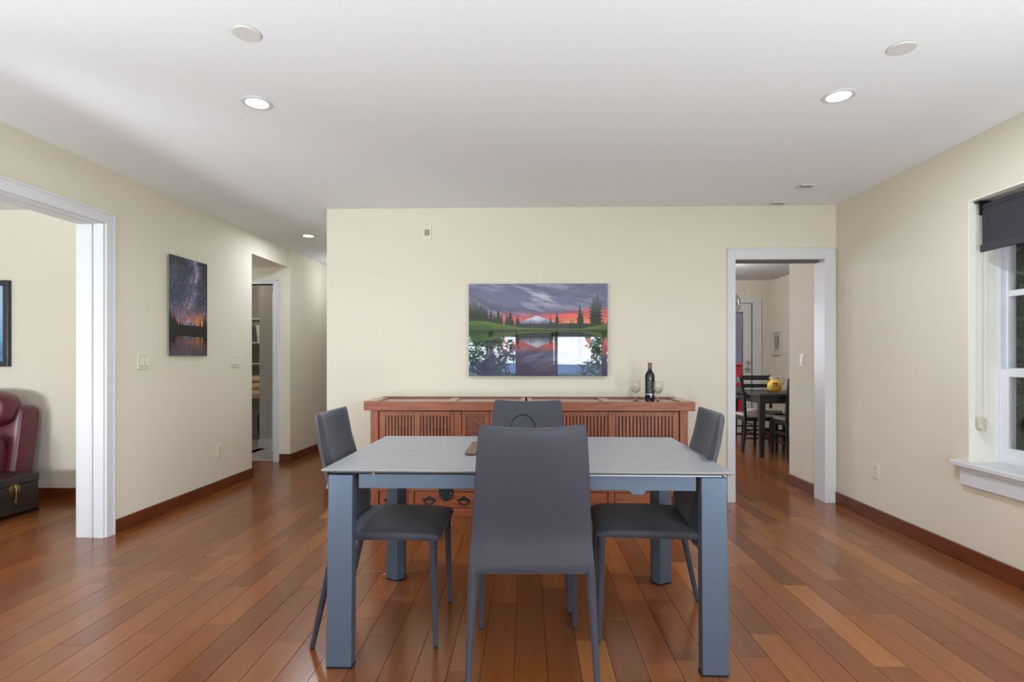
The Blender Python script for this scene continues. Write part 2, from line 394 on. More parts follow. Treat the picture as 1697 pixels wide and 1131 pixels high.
# wide doorway in the left wall: casing face plus the double jamb of a pocket door
b = mb(); cw = .072; t = .018
yy = LY1
b.prism([(LW(yy), yy+.002), (LW(yy)+t, yy+.002), (LW(yy)+t, yy+cw), (LW(yy), yy+cw)], 0, 2.146)
b.prism([(LW(yy)+t, yy+cw-.014), (LW(yy)+t+.007, yy+cw-.014), (LW(yy)+t+.007, yy+cw), (LW(yy)+t, yy+cw)], 0, 2.146)
b.prism([(LW(LY0)+t, LY0-cw), (LW(yy)+t, yy+.002), (LW(yy), yy+.002), (LW(LY0), LY0-cw)], LZ, 2.146)
b.prism([(LW(LY0)+t+.007, LY0-cw), (LW(yy)+t+.007, yy+cw), (LW(yy)+t, yy+cw), (LW(LY0)+t, LY0-cw)], 2.132, 2.146)
b.prism([(LW(LY0), LY0-cw), (LW(LY0)+t, LY0-cw), (LW(LY0)+t, LY0), (LW(LY0), LY0)], 0, LZ)
xf = LW(yy)
b.box(xf-.062, xf+.004, yy-.012, yy+.012, 0, LZ+.01)             # jamb half nearest the room
b.box(xf-.073, xf-.062, yy+.006, yy+.05, 0, LZ+.01)              # slot shadow line
b.box(xf-T-.004, xf-.073, yy-.004, yy+.012, 0, LZ+.01)
b.box(xf-.085, xf-.073, yy-.010, yy-.003, 0, LZ)
b.prism([(LW(LY0)+.004, LY0), (LW(yy)+.004, yy), (LW(yy)-.062, yy), (LW(LY0)-.062, LY0)], LZ-.006, LZ+.012)
b.prism([(LW(LY0)-.073, LY0), (LW(yy)-.073, yy), (LW(yy)-T-.004, yy), (LW(LY0)-T-.004, LY0)], LZ-.006, LZ+.012)
b.box(LW(LY0)-T, LW(LY0)+.004, LY0-.012, LY0, 0, LZ)
b.box(xf-T-t, xf-T, yy, yy+cw, 0, 2.146)
struct(b.build('trim_5', M_white, bevel=.002))
yk = onX(1307, 500, 3.9)[0]
struct(mb().box(3.882, 3.9, yk-.09, yk, 0, ZatY(497, yk)).build('trim_6', M_white))

# ------------------------------------------------------------------ right window
w = struct(empty('window_1', (0, 0, 0)))
M_pane = pane_mat('window_pane')
sill = mb().box(XR-.045, XR+.2, WY0-.03, 3.27, WZ0-.03, WZ0).build('window_sill', M_white, w, bevel=.005)
mb().box(XR-.022, XR, WY0-.03, 3.225, WZ0-.135, WZ0-.03).box(XR-.030, XR, WY0-.03, 3.225, WZ0-.05, WZ0-.03).build('window_apron', M_white, w, bevel=.004)
M_reveal = mat('reveal_paint', (238, 234, 224), .6)
mb().box(XR-.001, XR+.17, WY1-.008, WY1, WZ0, WZ1-.001).box(XR-.001, XR+.17, WY0, WY0+.008, WZ0, WZ1-.001).box(XR, XR+.17, WY0, WY1, WZ1-.008, WZ1).build('window_reveal', M_reveal, w)
xw = XR+.155
b = mb()
def ring(b, x0, x1, y0, y1, z0, z1, wy, wz=None):
    wz = wz or wy
    b.box(x0, x1, y0, y0+wy, z0, z1).box(x0, x1, y1-wy, y1, z0, z1).box(x0, x1, y0+wy, y1-wy, z0, z0+wz).box(x0, x1, y0+wy, y1-wy, z1-wz, z1)
    return b
ring(b, xw, xw+.10, WY0, WY1, WZ0, WZ1, .010, .022)
ring(b, xw+.010, xw+.1, WY0+.01, WY1-.01, WZ0+.02, WZ1-.02, .006, .022)
b.build('window_frame', M_winwhite, w, bevel=.003)
zr0, zr1 = CAMZ+(HY-640)/318, CAMZ+(HY-610)/318     # meeting rail
zmr = 1.09
up = ring(mb(), xw+.045, xw+.085, WY0+.014, WY1-.014, zmr, WZ1-.04, .012, .034).build('upper_sash', M_winwhite, w, bevel=.003)
mb().box(xw+.05, xw+.08, WY0+.026, WY1-.026, 1.53, 1.565).build('muntin', M_winwhite, up, bevel=.003)
lo = ring(mb(), xw+.018, xw+.043, WY0+.014, WY1-.014, WZ0+.04, zmr+.03, .046).build('lower_sash', M_winwhite, w, bevel=.003)
mb().box(xw+.062, xw+.066, WY0+.02, WY1-.02, zmr+.02, 1.53).build('pane', M_pane, up)
mb().box(xw+.062, xw+.066, WY0+.02, WY1-.02, 1.565, WZ1-.06).build('pane', M_pane, up)
mb().box(xw+.028, xw+.032, WY0+.06, WY1-.06, WZ0+.06, zmr-.01).build('pane', M_pane, lo)
# roller shade
M_shade = mat('shade_cloth', (38, 38, 46), .8, noise=((600, 600, 600), (52, 52, 60), .4, .6))
sh = empty('roller_shade', (XR+.06, 2.67, 2.0), 0, 'charcoal roller shade rolled most of the way up in the window on the right', 'blind')
zs = 1.80
q = mb(); sx0 = -.006
q.box(-.022, -.020, -.46, .47, zs-1.99, .02).build('shade_cloth', M_shade, sh)
mb().lathe([(.001, -.46), (.022, -.46), (.022, .47), (.001, .47)], (0, 0, .035), 20, 'y').build('roller_tube', M_shade, sh, smooth=True, sharp=40)
mb().box(-.030, -.012, -.465, .478, zs-2.02, zs-1.99+.012).build('hem_bar', mat('shade_hem', (46, 46, 56), .6), sh, bevel=.004)
br = mb().box(-.03, .03, .475, .482, -.01, .07).box(-.04, .03, .465, .50, .062, .07).lathe([(.001, .482), (.016, .482), (.016, .495), (.001, .495)], (0, 0, .035), 16, 'y').build('bracket', M_black, sh)
M_chain = mat('bead_chain', (206, 198, 180), .4)
q = mb()
for s in (-.014, .014):
    z = .03
    while z > -1.16:
        q.lathe([(.0005, -.0022), (.0022, 0), (.0005, .0022)], (s-.01, .492, z), 5); z -= .006
    q.tube([(s-.01, .492, .035), (s-.01, .492, -1.17)], .0007, 5)
q.build('bead_chain', M_chain, sh)
mb().box(-.03, .012, .478, .502, -1.22, -1.16).box(-.022, .004, .474, .506, -1.235, -1.19).build('chain_tensioner', mat('tensioner', (200, 192, 170), .4), sh, bevel=.004)

# ------------------------------------------------------------------ windows behind the camera (they light the room and show in the framed print)
def bay(n, xs, mull):
    w = struct(empty('window_%d' % n, (0, 0, 0)))
    x0, x1 = xs; b = mb()
    b.box(x0, x1, YF-.13, YF-.03, 1.90, WT).box(x0, x1, YF-.13, YF-.03, .08, .17).box(x0, x0+.06, YF-.13, YF-.03, .08, WT).box(x1-.06, x1, YF-.13, YF-.03, .08, WT)
    for a, c in mull: b.box(a, c, YF-.13, YF-.03, SILL, WT)
    b.box(x0-.06, x1+.06, YF, YF+.02, WT, WT+.09)
    b.build('window_frame', M_winwhite, w)
    e = [x0+.06]+[v for m_ in mull for v in m_]+[x1-.06]
    for i in range(0, len(e), 2): mb().box(e[i], e[i+1], YF-.085, YF-.08, SILL+.07, 1.90).build('pane', M_pane, w)
bay(2, (-2.45, -.21), [(-.94, -.82)]); bay(3, (.62, 2.45), [(.66+.04, .78), (1.87, 1.99)]); bay(4, (-6.2, -3.8), [(-5.05, -4.95)])
w6 = struct(empty('window_6')); b = mb()  # unseen side window, added to throw daylight on the left wall
ring(b, XR+.16, XR+.24, -3.4, -.4, .56, 2.085, .06).box(XR+.16, XR+.24, -2.44, -2.36, .56, 2.085).box(XR+.16, XR+.24, -1.44, -1.36, .56, 2.085).build('window_frame', M_winwhite, w6)
for a_, b_ in ((-3.34, -2.44), (-2.36, -1.44), (-1.36, -.46)): mb().box(XR+.20, XR+.205, a_, b_, .62, 2.02).build('pane', M_pane, w6)
w5 = struct(empty('window_5')); b = mb()  # unseen far-wall window, added to light the kitchen
b.box(-.1, 1.3, KY, KY+.1, 2.04, 2.1).box(-.1, 1.3, KY, KY+.1, .9, .96).box(-.1, -.04, KY, KY+.1, .9, 2.1).box(1.24, 1.3, KY, KY+.1, .9, 2.1).box(.57, .63, KY, KY+.1, .9, 2.1).build('window_frame', M_winwhite, w5)
mb().box(-.04, .57, KY+.05, KY+.055, .96, 2.04).build('pane', M_pane, w5); mb().box(.63, 1.24, KY+.05, KY+.055, .96, 2.04).build('pane', M_pane, w5)

# ------------------------------------------------------------------ ceiling fittings
M_lamp = emis('downlight_glow', (226, 240, 255), 8)
def downlight(x, y, label, r=.073, power=20):
    t = empty('ceiling_light', (x, y, H), 0, label, 'ceiling light', 'round recessed ceiling lights')
    mb().lathe([(r*.72, .0), (r*.72, -.004), (r*.9, -.007), (r, -.004), (r, 0)], n=40).build('trim_ring', M_white, t, smooth=True, sharp=50)
    mb().lathe([(.001, -.0045), (r*.71, -.0045), (r*.71, -.001), (.001, -.001)], n=40).build('lens', M_lamp, t)
    l = bpy.data.lights.new('downlight_beam', 'AREA'); l.shape = 'DISK'; l.size = r*1.4; l.energy = power; l.color = (.80, .90, 1)
    o = bpy.data.objects.new('downlight_beam', l); COL.objects.link(o); o.location = (x, y, H-.009)
downlight(-1.328, 2.646, 'lit round ceiling downlight on the side of the night sky picture')
downlight(1.501, 2.65, 'lit round ceiling downlight on the side of the window with the dark shade')
downlight(-2.225, 5.492, 'small looking lit downlight in the ceiling of the hallway', .07, 10)
def cap(x, y, label, tilt):
    o = mb().lathe([(.001, -.006), (.050, -.006), (.052, -.003), (.052, 0), (.001, 0)], n=40).build('sprinkler_cover', mat('cap_paint', (214, 210, 207), .6), None, smooth=True, sharp=40)
    o.location = (x, y, H-.0025); o.rotation_euler = tilt
    tag(o, label, 'ceiling cover', 'round covers on the ceiling')
cap(-1.083, 2.077, 'flat round white ceiling cover near the downlight above the left doorway', (0, 0, 0))
cap(1.523, 2.245, 'round white ceiling cover hanging slightly open near the downlight by the window', (.03, .03, 0))
def vent(x, y, label):
    t = empty('ceiling_vent', (x, y, H), 0, label, 'vent', 'small vents on the ceiling by the doorway')
    mb().box(-.055, .055, -.045, -.032, -.012, 0).box(-.055, .055, .032, .045, -.012, 0).box(-.055, -.045, -.032, .032, -.012, 0).box(.045, .055, -.032, .032, -.012, 0).build('vent_frame', mat('vent_paint', (206, 203, 198), .6), t, bevel=.002)
    mb().box(-.045, .045, -.032, .032, -.005, 0).build('vent_panel', mat('vent_grey', (160, 158, 150), .7), t)
vent(2.035, 4.01, 'small rectangular ceiling vent farther from the back wall')
vent(2.03, 4.44, 'small rectangular ceiling vent right beside the back wall')

# ------------------------------------------------------------------ switches and outlets
def plate(name, loc, rz, w_, h_, cat, label, kind, n=1, grp=None):
    """plate in local XZ facing -Y"""
    t = empty(name, loc, rz, label, cat, grp)
    mb().box(-w_/2, w_/2, -.006, 0, -h_/2, h_/2).build('plate', M_plate, t, bevel=.002)
    pitch = .046
    for i in range(n):
        x = (i-(n-1)/2)*pitch if n > 1 else 0
        if kind == 'switch':
            mb().box(x-.0175, x+.0175, -.0065, -.005, -.035, .035).build('surround', M_slot, t)
            mb().add([(x-.016, -.012, -.033), (x+.016, -.012, -.033), (x+.016, -.007, .033), (x-.016, -.007, .033), (x-.016, -.005, -.033), (x+.016, -.005, -.033), (x+.016, -.005, .033), (x-.016, -.005, .033)],
                     [(0, 1, 2, 3), (0, 4, 5, 1), (1, 5, 6, 2), (2, 6, 7, 3), (3, 7, 4, 0)]).build('rocker', M_plate, t)
        elif kind == 'outlet':
            for s in (-.02, .02):
                r = mb().box(x-.016, x+.016, -.008, -.005, s-.014, s+.014).build('receptacle', M_plate, t, bevel=.003)
                mb().box(x-.008, x-.005, -.0085, -.007, s-.002, s+.008).box(x+.005, x+.008, -.0085, -.007, s-.002, s+.007).lathe([(.0005, -.0085), (.0025, -.0085), (.0025, -.007), (.0005, -.007)], (x, 0, s-.008), 10, 'y').build('slots', M_slot, r)
        for s in ((-1, 1) if kind == 'switch' else (0,)):
            mb().lathe([(.0005, -.0072), (.003, -.0072), (.003, -.005), (.0005, -.005)], (x, 0, s*(h_/2-.012)), 10, 'y').build('screw', M_slot, t)
    return t
LROT = PI/2-math.atan(.0185)
def Lp(px, py): p = onL(px, py); return (p[0]+.0005, p[1], p[2])
plate('light_switch', Lp(237, 599), LROT, .116, .118, 'light switch', 'ivory wall plate with two rocker switches between the left doorway and night sky picture', 'switch', 2)
plate('light_switch', Lp(390, 598.5), LROT, .150, .118, 'light switch', 'ivory wall plate with three rocker switches near the hallway corner', 'switch', 3)
plate('wall_outlet', Lp(363.5, 747), LROT, .072, .118, 'outlet', 'ivory wall outlet low on the left wall under the switches', 'outlet')
p = onX(1452, 780.5, XR); plate('wall_outlet', (XR-.0005, p[0], p[1]), -PI/2, .072, .118, 'outlet', 'ivory wall outlet low on the right wall beside the window sill', 'outlet')
p = onX(1329.5, 597, 2.5); plate('light_switch', (2.4995, p[0], p[1]), -PI/2, .072, .118, 'light switch', 'single rocker switch on the short wall just inside the kitchen doorway', 'switch')
p = onX(1281, 598, 3.9); plate('light_switch', (3.8995, p[0], p[1]), -PI/2, .116, .118, 'light switch', 'pale switch plate under the small framed picture in the kitchen', 'switch', 2)
# sensor plate high on the back wall
p = onY(708, 386, YB)
t = empty('wall_sensor', (p[0], YB-.0005, p[1]), 0, 'small ivory wall plate with a grey grille high on the back wall', 'wall vent')
mb().box(-.036, .036, -.007, 0, -.06, .06).build('plate', M_plate, t, bevel=.002)
q = mb()
for i in range(7): q.box(-.019, .019, -.010, -.006, -.024+i*.0072, -.0205+i*.0072)
q.box(-.0015, .0015, -.011, -.006, -.025, .025).build('grille', mat('grille_grey', (178, 170, 152), .6), t)
mb().box(-.021, .021, -.0078, -.006, -.026, .026).build('grille_backing', mat('grille_back', (134, 126, 110), .7), t)
for z in (.044, -.044): mb().lathe([(.0005, -.0085), (.003, -.0085), (.003, -.006), (.0005, -.006)], (0, 0, z), 10, 'y').build('screw', M_slot, t)

# ------------------------------------------------------------------ printed pictures (flat prints; colour attribute on a fine grid)
def vnoise(x, y, seed, oct_=4):
    r = np.zeros_like(x); a = 1.; tot = 0
    for o_ in range(oct_):
        rs = np.random.RandomState(seed+o_); g = rs.rand(64, 64)
        xi = np.floor(x).astype(int); yi = np.floor(y).astype(int); fx = x-xi; fy = y-yi
        fx = fx*fx*(3-2*fx); fy = fy*fy*(3-2*fy)
        A = g[yi % 64, xi % 64]; B = g[yi % 64, (xi+1) % 64]; C_ = g[(yi+1) % 64, xi % 64]; D = g[(yi+1) % 64, (xi+1) % 64]
        r += a*((A*(1-fx)+B*fx)*(1-fy)+(C_*(1-fx)+D*fx)*fy); tot += a; a *= .55; x = x*2.03; y = y*2.03
    return r/tot
def lerp(a, b, t): return a+(b-a)*np.clip(t, 0, 1)[..., None]
def col(*c): return np.array(c, float)
def sunset(U, V):
    def sky(u, v):                                  # v 0 top .. .48 horizon
        st = v+.22*(u-.5)*(u > .3)*.6
        n1 = vnoise(u*5+v*3, (v-.35*u)*22, 3); n2 = vnoise(u*3+2, (v+.25*(u-.5)**2*4)*14, 9)
        c = lerp(col(86, 90, 124), col(146, 146, 172), (n1-.45)*3.2)
        c = lerp(c, col(66, 66, 92), (n2-.52)*4)
        c = lerp(c, col(205, 205, 220), np.exp(-((u-.53)/.16)**2-((v-.13)/.12)**2)*np.clip((n1-.40)*4, 0, 1))
        line = .37-.16*np.clip(u-.45, 0, 1)
        pk = np.clip((v-line+.07+.10*(n2-.5))/.08, 0, 1)*(np.clip((u-.05)*4, 0, 1)*.8+.2)
        c = lerp(c, lerp(col(214, 96, 120), col(252, 112, 104), u*1.4), pk*(.55+.6*n1))
        c = lerp(c, col(110, 80, 110), np.clip(1-np.abs(v-.30-.02*n1)/.015, 0, 1)*.6*(u > .55))
        c = lerp(c, col(255, 186, 110), np.clip((v-.36)/.08, 0, 1)*np.exp(-((u-.78)/.22)**2)*.95)
        return c
    def land(u, v, c):
        m = (v > .338+np.abs(u-.488)*np.where(u < .488, .62, .54)+.010*vnoise(u*60, v*0, 5)) & (np.abs(u-.488) < .2)
        mc = lerp(col(220, 222, 240), col(96, 98, 128), (v-.375)/.06+.8*(vnoise(u*40, v*60, 8)-.5))
        c = np.where(m[..., None], mc, c)
        far = (v > .428+.02*vnoise(u*90, v*0, 21)-.008) & (u > .35)
        c = np.where(far[..., None], col(58, 62, 74), c)
        T = [(.03,.12,.030),(.055,.16,.022),(.01,.2,.03),(.09,.185,.022),(.115,.19,.016),(.075,.24,.03),(.13,.26,.02),(.16,.26,.022),(.185,.30,.016),(.212,.255,.022),(.235,.31,.018),
             (.275,.30,.016),(.30,.28,.026),(.32,.36,.014),(.345,.34,.014),(.357,.31,.013),(.38,.41,.012),(.445,.38,.010),(.59,.33,.016),(.636,.29,.018),(.655,.37,.010),(.67,.37,.010),(.685,.38,.010),
             (.735,.37,.012),(.752,.39,.01),(.80,.215,.018),(.818,.285,.014),(.90,.13,.026),(.928,.075,.028),(.97,.38,.02),(1.0,.37,.02),(.05,.3,.06),(.1,.33,.04),(.2,.36,.03),(.6,.41,.02),(.54,.42,.012)]
        jag = .55+.75*vnoise(u*110, v*120, 33, 2)
        for tu, tv, w_ in T:
            k = (v > tv) & (np.abs(u-tu) < w_*1.25*np.clip((v-tv)/.17, .04, 1)*jag*(.92+.18*np.sin((v-tv)*170+tu*40)))
            c = np.where(k[..., None], lerp(col(30, 42, 38), col(62, 74, 62), vnoise(u*90, v*90, 41)), c)
        g0 = np.interp(u, [0, .12, .25, .38, .5, .8, .9, 1], [.40, .405, .44, .475, .485, .49, .46, .435])
        k = v > g0
        gc = lerp(col(96, 122, 62), col(58, 84, 44), (v-g0)/.07+.5*(vnoise(u*30, v*60, 50)-.5))
        return np.where(k[..., None], gc, c)
    up = land(U, V, sky(U, V))
    vm = .505-(V-.505)*.86; vm = np.clip(vm, 0, 1)
    um = U+.004*(vnoise(U*8, V*120, 60)-.5)
    dn = land(um, vm, sky(um, vm))*.8
    dn = lerp(dn, col(58, 54, 80), (V-.72)/.22*.85)
    c = np.where((V < .505)[..., None], up, dn)
    c = np.where(((V > .500) & (V < .512))[..., None], col(40, 40, 36), c)
    return np.clip(c*.92, 0, 255)
def night(U, V):
    rs = np.random.RandomState(5)
    def sky(u, v):
        c = lerp(col(20, 30, 52), col(40, 52, 84), v*1.6+.4*(vnoise(u*6, v*6, 1)-.5)) 
        c = lerp(c, col(24, 24, 34), (u-.55)*1.6*(1-v))
        n_ = vnoise(u*9, v*14, 4)
        mx = np.interp(v, [0, .15, .35, .55, .7], [.60, .68, .58, .42, .40])
        d = np.abs(u-mx)
        c = lerp(c, col(168, 152, 190), np.exp(-(d/.14)**2)*(n_*1.5-.25))
        c = lerp(c, col(50, 44, 66), np.exp(-((u-mx+.03)/.03)**2)*n_*1.2)
        c = lerp(c, col(150, 100, 110), np.clip((v-.42)/.25, 0, 1)*.8)
        c = lerp(c, col(232, 140, 70), np.clip((v-.52)/.18, 0, 1)*np.exp(-((u-.8)/.28)**2))
        return c
    def land(u, v, c):
        m = (v > .645+np.abs(u-.52)*.22) & (np.abs(u-.52) < .17)
        c = np.where(m[..., None], lerp(col(150, 165, 190), col(60, 70, 90), vnoise(u*40, v*70, 8)*1.6-.3), c)
        T = [(.03,.53,.05),(.08,.56,.045),(.14,.57,.05),(.2,.62,.03),(.27,.6,.03),(.33,.6,.025),(.62,.62,.02),(.66,.6,.025),(.73,.64,.02),(.8,.58,.035),(.9,.54,.035),(.95,.52,.04),(.99,.6,.04),(0,.55,.05),(.11,.6,.06),(.18,.64,.05)]
        for tu, tv, w_ in T:
            k = (v > tv) & (np.abs(u-tu) < w_*np.clip((v-tv)/.16, .08, 1)*(.5+.8*vnoise(u*60, v*90, 3, 2)))
            c = np.where(k[..., None], col(10, 11, 14), c)
        return np.where((v > .685)[..., None], col(8, 9, 12), c)
    up = land(U, V, sky(U, V)); st = rs.rand(*U.shape)
    skm = (up.sum(-1) > 110) & (V < .66)
    up = np.where((skm & (st > .86))[..., None], up+(st[..., None]-.80)*480, up)
    vm = .695-(V-.79)*.95
    dn = land(U+.01*(vnoise(U*9, V*160, 77)-.5), vm, sky(U, vm))*.72; dn = lerp(dn, col(84, 72, 74), (V-.86)/.14*.6)
    st2 = rs.rand(*U.shape); dn = np.where(((V > .8) & (st2 > .82))[..., None], dn+50*(V[..., None]-.7)*2, dn)
    return np.clip(np.where((V < .79)[..., None], up, dn), 0, 255)
def lin(c):
    c = c/255.; return np.where(c <= .04045, c/12.92, ((c+.055)/1.055)**2.4)
def print_mesh(name, w_, h_, nx, ny, fn, m, parent):
    """flat print in local XZ, facing -Y, centre at origin; one colour per face"""
    xs = np.linspace(-w_/2, w_/2, nx+1); zs_ = np.linspace(h_/2, -h_/2, ny+1)
    X, Z = np.meshgrid(xs, zs_); v = np.stack([X.ravel(), np.zeros(X.size), Z.ravel()], 1)
    i, j = np.meshgrid(np.arange(ny), np.arange(nx), indexing='ij'); a = (i*(nx+1)+j).ravel()
    f = np.stack([a, a+nx+1, a+nx+2, a+1], 1)
    me = bpy.data.meshes.new(name); me.from_pydata(v.tolist(), [], f.tolist())
    U, V = np.meshgrid((np.arange(nx)+.5)/nx, (np.arange(ny)+.5)/ny)
    c = lin(fn(U, V)); c4 = np.concatenate([c, np.ones(c.shape[:2]+(1,))], -1).reshape(-1, 4).repeat(4, 0)
    at = me.color_attributes.new('print', 'FLOAT_COLOR', 'CORNER'); at.data.foreach_set('color', c4.ravel().astype('f'))
    me.materials.append(m); me.update()
    o = bpy.data.objects.new(name, me); COL.objects.link(o); o.parent = parent; return o
p0, p1 = onY(777, 471, YB-.03), onY(1007, 624, YB-.03)
pw, ph = p1[0]-p0[0], p0[1]-p1[1]
t = empty('acrylic_picture', ((p0[0]+p1[0])/2, YB-.03, (p0[1]+p1[1])/2), 0, 'large glossy print of a snowy mountain, firs and pink sunset above the sideboard', 'picture')
t.rotation_euler = (-.0083, 0, 0)
pr = print_mesh('print', pw-.002, ph-.002, 260, 174, sunset, attr_mat('sunset_print', .012, 1.55), t)
pr.location.y = -.0035
mb().box(-pw/2, pw/2, -.003, .003, -ph/2, ph/2).build('acrylic_edge', mat('acrylic_edge', (170, 180, 186), .2), t)
mb().box(-pw/2+.08, pw/2-.08, .003, .02, -ph/2+.12, ph/2-.08).build('mounting_frame', mat('alu', (150, 150, 152), .4, .8), t)

a, c_ = onL(276, 422), onL(340, 590); a2 = onL(276, 590); a3 = onL(340, 437)
pw2 = math.hypot(c_[0]-a[0], c_[1]-a[1]); zt = (a[2]+a3[2])/2; zb = (a2[2]+c_[2])/2
t = empty('metal_picture', ((a[0]+c_[0])/2+.016, (a[1]+c_[1])/2, (zt+zb)/2), LROT, 'tall unframed print of the starry night sky over a lake on the left wall', 'picture')
pr = print_mesh('print', pw2-.002, zt-zb-.002, 110, 210, night, attr_mat('night_print', .16, 1.45), t); pr.location.y = -.0025
mb().box(-pw2/2, pw2/2, -.002, .002, -(zt-zb)/2, (zt-zb)/2).build('picture_edge', mat('print_edge', (150, 165, 150), .4), t)
mb().box(-pw2/2+.05, pw2/2-.05, .002, .015, -(zt-zb)/2+.06, (zt-zb)/2-.06).build('mounting_frame', MATS['alu'], t)

# ------------------------------------------------------------------ dining table
tb = empty('dining_table', (0, 2.475, 0), -math.radians(.7), 'blue-grey metal dining table with a thin grey stone-look top', 'table')
HX, HYT, TT = .768, .455, .757
q = mb()
q.loft([[(-x, -y, z), (x, -y, z), (x, y, z), (-x, y, z)] for x, y, z in ((HX-.012, HYT-.012, TT-.012), (HX-.002, HYT-.002, TT-.007), (HX, HYT, TT-.004), (HX, HYT, TT-.001), (HX-.001, HYT-.001, TT))])
q.build('tabletop', M_top, tb)
mb().box(-HX+.03, HX-.03, -HYT+.03, HYT-.03, TT-.020, TT-.0125).build('top_backing', M_black, tb)
# apron rails
q = mb().prism([(-.635, .68), (.39, .68), (.405, .664), (.445, .664), (.455, .68), (.64, .68), (.64, .735), (-.635, .735)], -.425, -.40, 'y')
q.build('apron', M_legpaint, tb, bevel=.002)
mb().box(-.635, .64, .40, .425, .68, .735).build('apron', M_legpaint, tb, bevel=.002)
mb().box(-.725, -.70, -.36, .36, .68, .735).build('apron', M_legpaint, tb, bevel=.002)
mb().box(.70, .725, -.36, .36, .68, .735).build('apron', M_legpaint, tb, bevel=.002)
# extension runners under the top
for y in (-.395, .37): mb().box(-.66, .66, y, y+.025, .715, .7365).build('runner', M_black, tb)
mb().box(.20, .725, -.448, -.43, .7385, .7435).build('runner_track', mat('track_pale', (170, 172, 178), .5), tb)
mb().box(-.60, -.60+.02, -.42, -.39, .735, .743).lathe([(.001, -.43), (.006, -.43), (.006, -.39), (.001, -.39)], (-.575, 0, .738), 12, 'y').build('top_latch', M_brass, tb)
def table_leg(sx_, sy_):
    xo, yo = .748*sx_, .447*sy_
    def ring(z, d):
        pts = [(xo+d*sx_, yo), (xo-.095*sx_+d*sx_*.5, yo), (xo-.095*sx_+d*sx_*.5, yo-.05*sy_), (xo-.062*sx_+d*sx_*.7, yo-.085*sy_), (xo+d*sx_, yo-.05*sy_)]
        return [(x, y, z) for x, y in pts]
    q = mb().loft([ring(.006, .006), ring(.735, -.004)])
    o = q.build('leg', M_legpaint, tb, bevel=.003)
    mb().loft([ring(0, .003), ring(.006, .003)]).build('foot_pad', M_black, o)
    return o
for sx_ in (-1, 1):
    for sy_ in (-1, 1): table_leg(sx_, sy_)

# ------------------------------------------------------------------ dining chairs
def make_chair():
    t = empty('dining_chair')
    zs_ = [.405, .412, .44, .50, .53, .58, .63, .685, .75, .82, .88, .92, .938, .945, .948]
    yo = np.interp(zs_, [.40, .44, .53, .58, .685, .82, .95], [-.186, -.184, -.172, -.182, -.212, -.243, -.262])
    rings = []
    n = 13
    for z, y in zip(zs_, yo):
        hw = np.interp(z, [.405, .58, .948], [.228, .214, .186]); th = np.interp(z, [.40, .60, .948], [.052, .048, .032])
        e = 1.0
        if z > .915: e = math.sqrt(max(0, 1-((z-.915)/.0335)**2))
        if z < .412: e = .7
        hw -= (1-e)*.012; th2 = th*(.12+.88*e)
        bow = .038*np.clip((z-.45)/.45, 0, 1); dip = .010*np.clip((z-.70)/.25, 0, 1)
        ymid = y+th/2
        ring_ = []
        us = [math.sin(PI/2*k) if abs(k) > 1 else k for k in np.linspace(-1, 1, n)]
        for u in us:
            r = (1-abs(u)**14)**.5
            ring_.append((hw*u, ymid-th2/2*max(r, .0)-bow*(1-u*u), z-dip*(1-u*u)))
        for u in us[::-1]:
            r = (1-abs(u)**14)**.5
            ring_.append((hw*u*.9999, ymid+th2/2*max(r, .0)-bow*(1-u*u)*.8, z-dip*(1-u*u)))
        # side-edge roundness
        ring_.insert(n, (hw*1.006, ymid, z)); ring_.append((-hw*1.006, ymid, z))
        rings.append(ring_)
    o = mb().loft(rings).build('backrest', M_fabric, t, smooth=True, sharp=70)
    # seat: rings across x-z, lofted front to back
    rings = []
    for y, hw, zb, zt_ in [(-.150, .214, .430, .470), (-.10, .214, .428, .474), (0, .214, .428, .477), (.12, .214, .428, .476), (.20, .214, .428, .472), (.235, .213, .428, .468), (.255, .211, .429, .462), (.265, .208, .432, .454), (.269, .203, .437, .446)]:
        c = (zb+zt_)/2; h = (zt_-zb)/2; r = []
        for k in range(32):
            a_ = 2*PI*k/32; ca, sa = math.cos(a_), math.sin(a_)
            x = hw*math.copysign(abs(ca)**.22, ca); z = c+h*math.copysign(abs(sa)**.55, sa)
            if sa > 0: z += .006*(1-(x/hw)**2)
            r.append((x, y, z))
        rings.append(r)
    mb().loft(rings).build('seat', M_fabric, t, smooth=True, sharp=60)
    for sx_ in (-1, 1):
        for a_, b_ in (((.196, .238, .445), (.206, .250, 0)), ((.210, -.160, .42), (.226, -.250, 0))):
            A = Vector((a_[0]*sx_, a_[1], a_[2])); B = Vector((b_[0]*sx_, b_[1], b_[2]))
            pts = [A, A.lerp(B, .03), A.lerp(B, .035), A.lerp(B, .985)]
            l = mb().tube(pts, [.0185, .0185, .0172, .0105], 12).build('leg', M_fabric, t, smooth=True, sharp=60)
            mb().tube([A.lerp(B, .983), B], [.0095, .009], 10).build('foot_cap', M_black, l)
    return t
ch = make_chair()
def place(o, x, y, f, label):
    o.location = (x, y, 0); o.rotation_euler = (0, 0, math.atan2(-f[0], f[1]))
    tag(o, label, 'chair', 'upholstered dining chairs at the grey table')
place(ch, .015, 2.12, (-.03, 1), 'slate fabric dining chair nearest the viewer, its back turned to us')
for x, y, f, l in [(-.6185, 2.406, (1, 0), 'slate fabric dining chair at the table end toward the hallway, turned sideways'),
                   (.566, 2.451, (-1, .07), 'slate fabric dining chair at the table end toward the kitchen doorway, turned sideways'),
                   (0, 2.77, (-.03, -1), 'slate fabric dining chair across the table with its back to the sideboard')]:
    place(copy_tree(ch), x, y, f, l)

